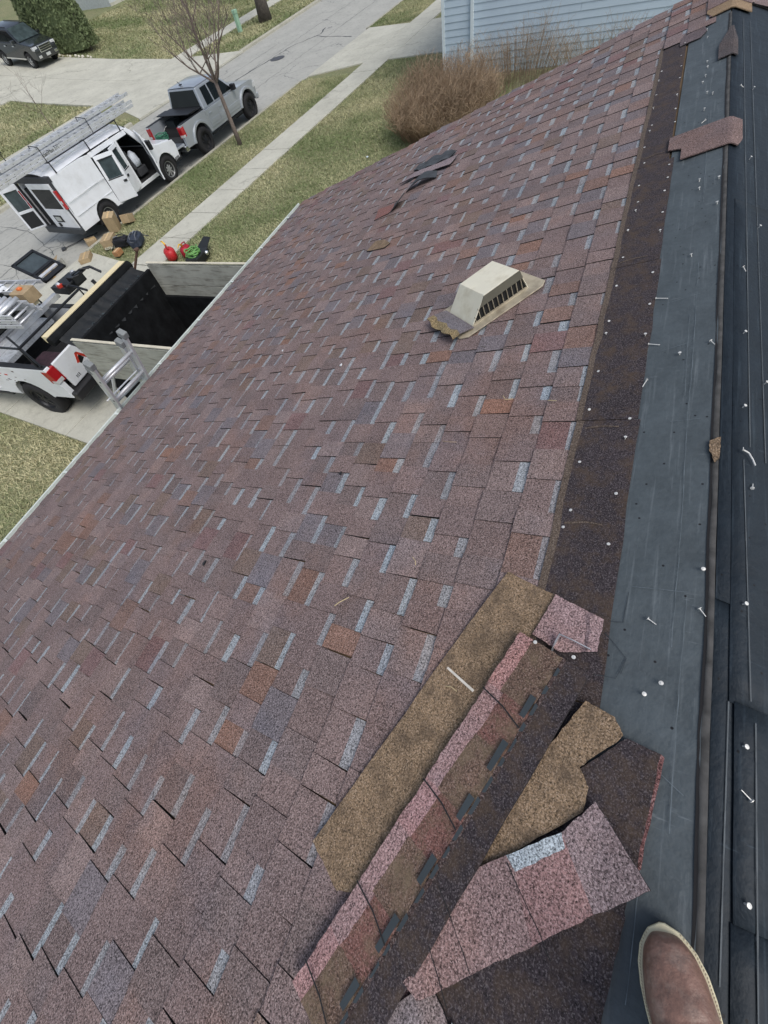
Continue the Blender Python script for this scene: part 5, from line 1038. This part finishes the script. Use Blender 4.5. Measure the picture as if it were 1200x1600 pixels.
mb = MB(); mb.tube([(0, 0, .02), (.9, .1, .03), (1.25, .0, .05)], .016, 6); mb.box(-.1, .04, -.12, .12, .01, .04); tag(obj('rake_tool', mb, plain('dark_steel_tool', S(60, 62, 64), .6), M=MST(8.35, 17.6, .03, -35)), 'long handled tool lying on the street behind the van bumper', 'tool')
mb = MB(); mb.box(0, .9, -.01, .01, 0, .02); mb.box(.0, .95, -.03, .03, .0, .035); tag(obj('timber_batten', mb, plain('grey_batten', S(150, 150, 140), .8), M=MST(7.3, 16.2, .06, 62)), 'grey batten lying along the gutter of the driveway apron', 'batten')
def gascan(s_, p_, rot, sc_, label, tone):
    M = MST(s_, p_, zg(p_) + .02, rot) @ Matrix.Scale(sc_, 4); root = empty('fuel_can', M); tag(root, label, 'fuel can')
    mb = MB(); mb.lathe([(.13, 0), (.15, .02), (.155, .12), (.15, .22), (.11, .27), (.05, .285), (.001, .285)], 16, Matrix.Diagonal((1.35, 1.0, .95, 1))); obj('tank', mb, tone, root, smooth=True)
    mb = MB(); mb.tube([(-.12, 0, .25), (-.12, 0, .33), (.02, 0, .35), (.05, 0, .27)], .018, 6); obj('handle', mb, tone, root, smooth=True)
    mb = MB(); mb.tube([(.06, 0, .27), (.09, .0, .36), (.18, .02, .40), (.32, .04, .36)], [.028, .024, .018, .012], 8); obj('spout', mb, plain('yellow_spout', S(226, 178, 48), .45), root, smooth=True)
gascan(8.18, 11.92, 60, 1.05, 'larger red fuel can with yellow spout on the lawn edge', plain('red_plastic', S(186, 40, 44), .45, var=.1)); gascan(8.42, 11.5, 190, .9, 'smaller dark red fuel can behind the larger red one', plain('dark_red_plastic', S(160, 26, 44), .45))
tb = empty('tool_bag', MST(8.18, 10.75, zg(10.7) + .02, 15)); tag(tb, 'open black tool bag holding a green hose on the lawn above the trailer', 'bag')
mb = MB(); mb.hexa([(-.36, -.17, 0), (.30, -.17, 0), (.30, .17, 0), (-.36, .17, 0), (-.42, -.21, .26), (.30, -.20, .20), (.30, .20, .20), (-.42, .21, .26)]); o = obj('bag_body', mb, MATTEB, tb, bevel=.03)
mb = MB(); mb.hexa([(.28, -.17, .16), (.72, -.12, .24), (.76, .1, .26), (.28, .19, .16), (.28, -.17, .19), (.72, -.12, .26), (.76, .1, .28), (.28, .19, .19)]); obj('flap', mb, MATTEB, tb, bevel=.008)
mb = MB(); mb.lathe([(.06, 0), (.07, .05), (.03, .1), (.001, .1)], 10, T((.1, -.18, .12)) @ RX(50)); obj('chrome_fitting', mb, CHR, tb, smooth=True)
mb = MB(); mb.tube(coil((-.12, .05, .22), .19, 4, .02, 7), .02, 6); tag(obj('hose', mb, HOSE2, M=WM[tb], smooth=True), 'coiled light green hose in the black tool bag on the lawn', 'hose')
mb = MB(); mb.prism([(0, 0), (.05, .01), (.06, .04), (.02, .05)], 0, .012, 'z'); tag(obj('paper_scrap', mb, TRIMW, M=MST(14.2, 8.3, zg(8.3) + .03) @ Matrix.Scale(1.6, 4)), 'white paper scrap on the lawn near the brown shrub', 'scrap')
# ================================================================== TREES, SHRUBS
def branch(mb, p, d, L, r, depth, q, spread=.5, up=.15, kids=3, n=5):
    pts = [p]; rs = [r]; c = Vector(p); dd = Vector(d).normalized()
    for i in range(n):
        dd = (dd + Vector((q.uniform(-.14, .14), q.uniform(-.14, .14), q.uniform(-.04, .12) + up * .3))).normalized(); c = c + dd * (L / n); pts.append(c.copy()); rs.append(max(.0032, r * (1 - .72 * (i + 1) / n)))
    mb.tube(pts, rs, 5 if r > .015 else 3)
    if depth > 0:
        for k in range(kids + (1 if depth > 1 else 0)):
            t = q.uniform(.3, .98); i = min(n - 1, int(t * n)); pp_ = pts[i].lerp(pts[i + 1], t * n - i)
            ax = Vector((q.uniform(-1, 1), q.uniform(-1, 1), q.uniform(-.3, .5))).normalized(); nd_ = (dd * (1 - spread) + ax * spread * 1.3).normalized()
            branch(mb, pp_, nd_, L * q.uniform(.45, .75), max(.0042, rs[i] * .62), depth - 1, q, spread, up, kids, n)
def bare_tree(name, label, M, H1, L, r, kids, depth, seed, bark=None, lean=(0, 0), nmain=5, up=.2):
    q = random.Random(seed); root = empty(name, M); tag(root, label, 'tree')
    mb = MB(); pts = [(0, 0, -.1), (lean[0] * .25, lean[1] * .25, H1 * .3), (lean[0] * .6, lean[1] * .6, H1 * .7), (lean[0], lean[1], H1)]; mb.tube(pts, [r * 1.35, r * 1.05, r * .92, r * .8], 10); obj('trunk', mb, bark or BARK, root, smooth=True)
    mb = MB(); top = Vector(pts[-1])
    branch(mb, top, (lean[0] * .1, lean[1] * .1, 1), L * 1.1, r * .72, depth, q, .42, up, kids, 6)
    for k in range(nmain):
        a = 2 * math.pi * k / nmain + q.uniform(-.4, .4); z = q.uniform(-.12, .0) * H1
        branch(mb, top + Vector((0, 0, z)), (math.cos(a), math.sin(a), q.uniform(.55, 1.1)), L * q.uniform(.75, 1.1), r * .5, depth, q, .5, up, kids, 6)
    obj('crown', mb, bark or BARK, root, fix=False)
    return root
bare_tree('street_tree', 'slim bare young tree on the grass strip beside the silver pickup', MST(15.92, 15.04, zg(15.04)), 1.85, 2.2, .075, 4, 3, 21, lean=(.03, .10), nmain=7)
bare_tree('sapling', 'thin bare sapling on the far grass strip beyond the van', MST(17.05, 28.2, zg(28.2)), 1.1, 1.2, .022, 2, 2, 5, lean=(.05, .1), nmain=3)
bare_tree('large_street_tree', 'thick dark tree trunk on the far grass strip near the green pedestal', MST(34.93, 26.65, zg(26.6)), 3.2, 3.4, .36, 3, 3, 9, bark=BARKD, nmain=6)
def shrub(name, label, M, rx, ry, h, n, seed, mat, core=None, th=.006):
    q = random.Random(seed); root = empty(name, M); tag(root, label, 'shrub'); mb = MB(); mb2 = MB()
    for i in range(n):
        a = q.uniform(0, 2 * math.pi); rad = math.sqrt(q.random()); bx, by = math.cos(a) * rad * rx * .75, math.sin(a) * rad * ry * .75
        L = h * q.uniform(.6, 1.12) * (1 - .3 * rad ** 3) * (1 + .28 * noise.noise(Vector((bx * 1.1, by * 1.1, seed)))); o = Vector((math.cos(a) * rx * rad * .32, math.sin(a) * ry * rad * .32, 0)); pts = []; j1 = Vector((q.uniform(-.1, .1), q.uniform(-.1, .1), 0))
        for t in (0, .35, .7, 1): pts.append(Vector((bx, by, 0)) + o * t ** 1.3 + j1 * math.sin(t * 3) + Vector((0, 0, L * t * (1 - .12 * rad * t))))
        mb.tube(pts, [th, th * .8, th * .55, th * .2], 3, cap=False)
        for k in range(4):
            b = q.uniform(.35, .95); i0 = min(2, int(b * 3)); p = pts[i0].lerp(pts[i0 + 1], b * 3 - i0); dv = Vector((q.uniform(-1, 1), q.uniform(-1, 1), q.uniform(.1, 1))).normalized() * q.uniform(.12, .38)
            mb2.tube([p, p + dv * .6 + Vector((0, 0, .02)), p + dv], [th * .5, th * .4, th * .15], 3, cap=False)
    obj('stems', mb, mat, root, fix=False); obj('twigs', mb2, plain('pale_twigs', S(158, 138, 114), .85, var=.3, scale=3), root, fix=False)
    return root
shrub('brown_shrub', 'dense rounded brown leafless shrub at the corner of the blue house', MST(16.4, 6.55, zg(6.8)), 2.1, 1.8, 1.45, 2400, 4, TWIG, th=.007)
shrub('thin_shrub', 'sparse bare shrub in front of the pale blue siding', MST(19.6, 5.0, zg(5)), 1.3, 1.9, 1.45, 300, 6, TWIG2, th=.006)
shrub('low_shrub', 'low bare grey shrub along the blue wall above the roof edge', MST(19.4, 2.2, zg(3)), 1.0, 2.2, 1.3, 220, 8, TWIG2, th=.006)
# ================================================================== NEIGHBOUR'S HOUSE
NX, NY = 20.95, 6.86
nb = empty('blue_house', T((NX, NY, .25))); tag(nb, 'pale blue clapboard house with white corner boards behind the brown shrub', 'house')
mb = MB(); mb.box(NX + .02, NX + 9, NY - 12.5, NY - .02, .2, 5.6); mb.prism([(NY - 12.5, 5.6), (NY - .02, 5.6), (NY - 6.25, 8.6)], NX + .02, NX + 9, 'x'); obj('wall', mb, SIDING, nb, Matrix())
EXP = .168
for k in range(32):
    z0 = .35 + k * EXP; mb = MB()
    for (ya, yb) in ((NY - 12.4, NY - 4.6), (NY - 4.59, NY - .09)) if k % 2 else ((NY - 12.4, NY - 8.1), (NY - 8.09, NY - .09)):
        mb.prism([(NX + .02, z0), (NX - .014, z0), (NX - .012, z0 + .012), (NX + .003, z0 + EXP + .004), (NX + .02, z0 + EXP + .004)], ya, yb, 'y')
    obj('clapboard', mb, SIDING, nb, Matrix())
for y in (NY - .09,): mb = MB(); mb.box(NX - .03, NX + .06, y, y + .10, .3, 5.6); mb.box(NX - .03, NX + .10, y + .09, y + .112, .3, 5.6); obj('corner_board', mb, TRIMW, nb, Matrix(), bevel=.006)
yd_ = NY - 1.08
mb = MB(); mb.box(NX - .10, NX - .022, yd_ - .055, yd_ + .055, .4, 5.7); dsp = obj('downspout', mb, TRIMW, nb, Matrix(), bevel=.012)
for z0 in (1.1, 3.2): mb = MB(); mb.box(NX - .105, NX - .016, yd_ - .07, yd_ + .07, z0, z0 + .03); obj('bracket', mb, TRIMW, dsp, Matrix())
mb = MB(); mb.box(NX, NX + 9, NY - 12.5, NY, .0, .34); obj('foundation', mb, CONC, nb, Matrix())
mb = MB()
for s in (-1, 1):
    y1 = NY - 6.25 + s * 6.7; mb.hexa([(NX - .4, y1, 5.38), (NX + 9.4, y1, 5.38), (NX + 9.4, NY - 6.25, 8.62), (NX - .4, NY - 6.25, 8.62), (NX - .4, y1, 5.52), (NX + 9.4, y1, 5.52), (NX + 9.4, NY - 6.25, 8.76), (NX - .4, NY - 6.25, 8.76)])
obj('roof', mb, plain('neighbour_shingles', S(92, 84, 80), .9, var=.2, scale=30), nb, Matrix())
# ================================================================== ACROSS THE STREET
suv = empty('dark_suv', MST(27.35, 42.35, 1.17, -94) @ Matrix.Scale(1.05, 4) @ RY(4.8)); tag(suv, 'dark grey SUV parked on the driveway across the street', 'SUV')
L, hw2, wr = 4.75, .93, .36; xf, xr2 = L / 2, -L / 2; fa, ra = xf - .92, xr2 + .95; ar = wr + .07
P = [(xr2 + .05, .40), (ra - ar, .36)] + arc(ra, wr + .02, ar, 172, 8) + [(fa - ar, .36)] + arc(fa, wr + .02, ar, 172, 8) + [(xf - .08, .34), (xf, .5), (xf + .02, .85), (xf - .08, 1.02), (xf - 1.25, 1.16), (xr2, 1.18), (xr2 - .02, .7)]
mb = MB(); wf = lambda s: (lambda a, b: s * (hw2 - max(0, a - (xf - .6)) ** 2 * .3)); mb.prism(P, wf(-1), wf(1)); obj('body', mb, DKP, suv, bevel=.05, seg=3)
mb = MB(); yi, yt = hw2 - .03, hw2 - .2; mb.hexa([(xr2 + .02, -yi, 1.14), (xf - 1.2, -yi, 1.14), (xf - 1.2, yi, 1.14), (xr2 + .02, yi, 1.14), (xr2 + .35, -yt, 1.70), (xf - 2.05, -yt, 1.70), (xf - 2.05, yt, 1.70), (xr2 + .35, yt, 1.70)]); obj('cabin', mb, DKP, suv, bevel=.06, seg=3)
quadslab(suv, 'windshield', [(xf - 1.21, -yi + .1, 1.17), (xf - 1.21, yi - .1, 1.17), (xf - 1.98, yt - .06, 1.68), (xf - 1.98, -yt + .06, 1.68)], GLC, .02)
for s in (-1, 1):
    for (a0, a1, t0, t1) in ((-1.75, -.75, -1.6, -.75), (-.7, .12, -.7, .1), (.17, 1.0, .17, .36)): quadslab(suv, 'window', [(a0, s * (yi + .006), 1.2), (a1, s * (yi + .006), 1.2), (t1, s * (yt + .045), 1.60), (t0, s * (yt + .045), 1.60)], GLS, .012)
    mb = MB(); mb.box(xf - .28, xf + .01, s * .70 - .16, s * .70 + .16, .80, .97); obj('headlight', mb, CLRL, suv, bevel=.03)
    mb = MB(); mb.box(xf - .03, xf + .035, s * .64 - .12, s * .64 + .12, .46, .58); obj('fog_light', mb, CHR, suv, bevel=.01)
    mb = MB(); mb.box(.72, .92, min(s * .9, s * 1.13), max(s * .9, s * 1.13), 1.14, 1.30); obj('mirror', mb, DKP, suv, bevel=.03)
    mb = MB(); mb.box(-1.3, 1.3, min(s * (hw2 - .01), s * (hw2 + .012)), max(s * (hw2 - .01), s * (hw2 + .012)), .42, .48); obj('side_trim', mb, CHR, suv)
    for a0 in (-.55, .35): mb = MB(); mb.box(a0, a0 + .2, min(s * hw2, s * (hw2 + .03)), max(s * hw2, s * (hw2 + .03)), .98, 1.03); obj('handle', mb, CHR, suv, bevel=.008)
    for x in (ra, fa): wheel(suv, x, s * (hw2 - .10), wr, .23, 1 if s < 0 else -1, MATS['steel_rim'], 6)
    mb = MB(); mb.tube([(-1.7, s * .62, 1.74), (.2, s * .62, 1.74)], .02, 6); obj('roof_rail', mb, BLK, suv)
mb = MB(); mb.box(xf - .02, xf + .03, -.46, .46, .66, .98); gr = obj('grille', mb, CHR, suv, bevel=.03)
for k in range(3): mb = MB(); mb.box(xf + .028, xf + .036, -.40, .40, .70 + k * .09, .76 + k * .09); obj('grille_slot', mb, BLK, gr)
mb = MB(); mb.box(xf, xf + .035, -.16, .16, .46, .58); obj('licence_plate', mb, MATS['plate'], suv)
# tall clipped evergreen hedge
hd = empty('evergreen_hedge', MST(29.9, 41.2, zg(41.2))); tag(hd, 'tall clipped dark green evergreen hedge beside the dark SUV', 'hedge')
q = random.Random(3); mb = MB(); HH = 6.6
def hr(z): t = z / HH; return (1.0 - .5 * t ** 1.6), (2.9 - .8 * t)
for i in range(26000):
    z = HH * q.random() ** .9; rx, ry = hr(z); a = q.uniform(0, 2 * math.pi); cx, cy = math.cos(a), math.sin(a); e = (abs(cx) ** 4 + abs(cy) ** 4) ** -.25; k = q.uniform(.86, 1.02) + .06 * noise.noise(Vector((cx * 3, cy * 3, z)))
    p = Vector((cx * e * rx * k, cy * e * ry * k, z)); s_ = q.uniform(.07, .17); d1 = Vector((q.uniform(-1, 1), q.uniform(-1, 1), q.uniform(.5, 2))).normalized() * s_; d2 = Vector((q.uniform(-1, 1), q.uniform(-1, 1), q.uniform(-.4, .4))).normalized() * s_ * .5
    mb.add([p - d2, p + d2, p + d1], [(0, 1, 2)])
obj('foliage', mb, LEAFM, hd, fix=False)
mb = MB()
vs = []; n = 24
for z in (0, 2.2, 4.6, HH - .2):
    rx, ry = hr(z)
    for k in range(n): a = 2 * math.pi * k / n; e = (abs(math.cos(a)) ** 4 + abs(math.sin(a)) ** 4) ** -.25; vs.append((math.cos(a) * e * rx * .84, math.sin(a) * e * ry * .84, z))
mb.add(vs, [(i * n + k, i * n + (k + 1) % n, (i + 1) * n + (k + 1) % n, (i + 1) * n + k) for i in range(3) for k in range(n)] + [tuple(range(3 * n, 4 * n))]); obj('inner_branches', mb, LEAFM, hd, fix=False)
for k in range(4): mb = MB(); mb.tube([(0, -2.4 + k * 1.6, -.2), (0, -2.4 + k * 1.6, 3)], .07, 6); obj('trunk', mb, BARKD, hd)
mb = MB()
for k in range(14): s_ = rr.uniform(.06, .12); mb2 = MB(); mb2.lathe([(s_, 0), (s_ * .9, s_ * .6), (s_ * .3, s_), (.001, s_)], 7); tag(obj('edging_stone', mb2, plain('pale_stone', S(206, 202, 186), .9), M=MST(28.62 + rr.uniform(-.06, .1), 37.6 + k * .42, zg(37.6 + k * .42) + .01, rr.uniform(0, 90))), 'pale edging stone under the hedge, %s from the sidewalk end' % nth(k + 1), 'stone', 'edging stones under the hedge')
# utility pedestal
ped = empty('utility_pedestal', MST(32.9, 27.4, zg(27.4))); tag(ped, 'pale green utility pedestal on the far grass strip', 'pedestal')
PG = plain('pedestal_green', S(150, 186, 160), .6); mb = MB(); mb.box(-.13, .13, -.11, .11, -.05, .78); obj('post', mb, PG, ped, bevel=.02); mb = MB(); mb.box(-.15, .15, -.13, .13, .78, .96); obj('cap', mb, PG, ped, bevel=.03)
# houses
def far_house(s0, s1, p0, dep, h, label, wallm, garage=None, ridge_s=True):
    zb = zg(p0) - .1; root = empty('far_house', MST((s0 + s1) / 2, p0, zb)); tag(root, label, 'house'); M = MST(0, 0)
    mb = MB(); mb.box(s0, s1, p0, p0 + dep, zb - .5, zb + h); obj('wall', mb, wallm, root, M)
    for k in range(int(h / .3)): mb = MB(); mb.box(s0 - .02, s1 + .02, p0 - .025, p0, zb + .25 + k * .3, zb + .25 + k * .3 + .285); obj('siding_board', mb, wallm, root, M)
    mb = MB(); mb.hexa([(s0 - .5, p0 - .5, zb + h), (s1 + .5, p0 - .5, zb + h), (s1 + .5, p0 + dep / 2, zb + h + 2.2), (s0 - .5, p0 + dep / 2, zb + h + 2.2), (s0 - .5, p0 - .5, zb + h + .15), (s1 + .5, p0 - .5, zb + h + .15), (s1 + .5, p0 + dep / 2, zb + h + 2.35), (s0 - .5, p0 + dep / 2, zb + h + 2.35)]); obj('roof', mb, MATS['neighbour_shingles'], root, M)
    mb = MB(); mb.box(s0 - .03, s1 + .03, p0 - .05, p0 - .026, zb - .1, zb + .25); obj('foundation', mb, CONC, root, M)
    if garage:
        a, b = garage; mb = MB(); mb.box(a - .12, b + .12, p0 - .06, p0 - .03, zb, zb + 2.35); d = obj('garage_door', mb, TRIMW, root, M)
        for k in range(4): mb = MB(); mb.box(a, b, p0 - .08, p0 - .055, zb + .05 + k * .55, zb + .05 + k * .55 + .53); obj('door_panel', mb, plain('garage_grey', S(178, 186, 192), .6), d, M)
    for a in ((s0 + s1) / 2 + 2.2,):
        if a + 1.4 < s1: mb = MB(); mb.box(a, a + 1.4, p0 - .05, p0 - .02, zb + 1.0, zb + 2.1); w_ = obj('window', mb, TRIMW, root, M); mb = MB(); mb.box(a + .08, a + 1.32, p0 - .06, p0 - .04, zb + 1.08, zb + 2.02); obj('pane', mb, GLS, w_, M)
GREYS = plain('grey_siding', S(190, 196, 196), .7); 
far_house(19.5, 30.5, 49.2, 9, 3.0, 'grey house with a wide garage door behind the dark SUV', GREYS, (21.6, 27.0))
far_house(40.8, 56, 47.5, 9, 3.0, 'pale grey house at the far end of the lawn beyond the hedge', GREYS, None)
# hand lettering on the upper ladder of the van rack
up = [o for o in bpy.data.objects if o.name.startswith('extension_ladder') and 'upper' in o.get('label', '')][0]
cu = bpy.data.curves.new('lettering', 'FONT'); cu.body = 'SanMan 5701'; cu.size = .13; cu.extrude = .001; cu.align_x = 'LEFT'
tmp = bpy.data.objects.new('lettering', cu); col.objects.link(tmp); bpy.context.view_layer.update()
me = bpy.data.meshes.new_from_object(tmp.evaluated_get(bpy.context.evaluated_depsgraph_get())); bpy.data.objects.remove(tmp); me.materials.clear(); me.materials.append(BLKP)
put('lettering', me, up, WM[up] @ T((1.4, -.316, -.15)) @ RX(90))
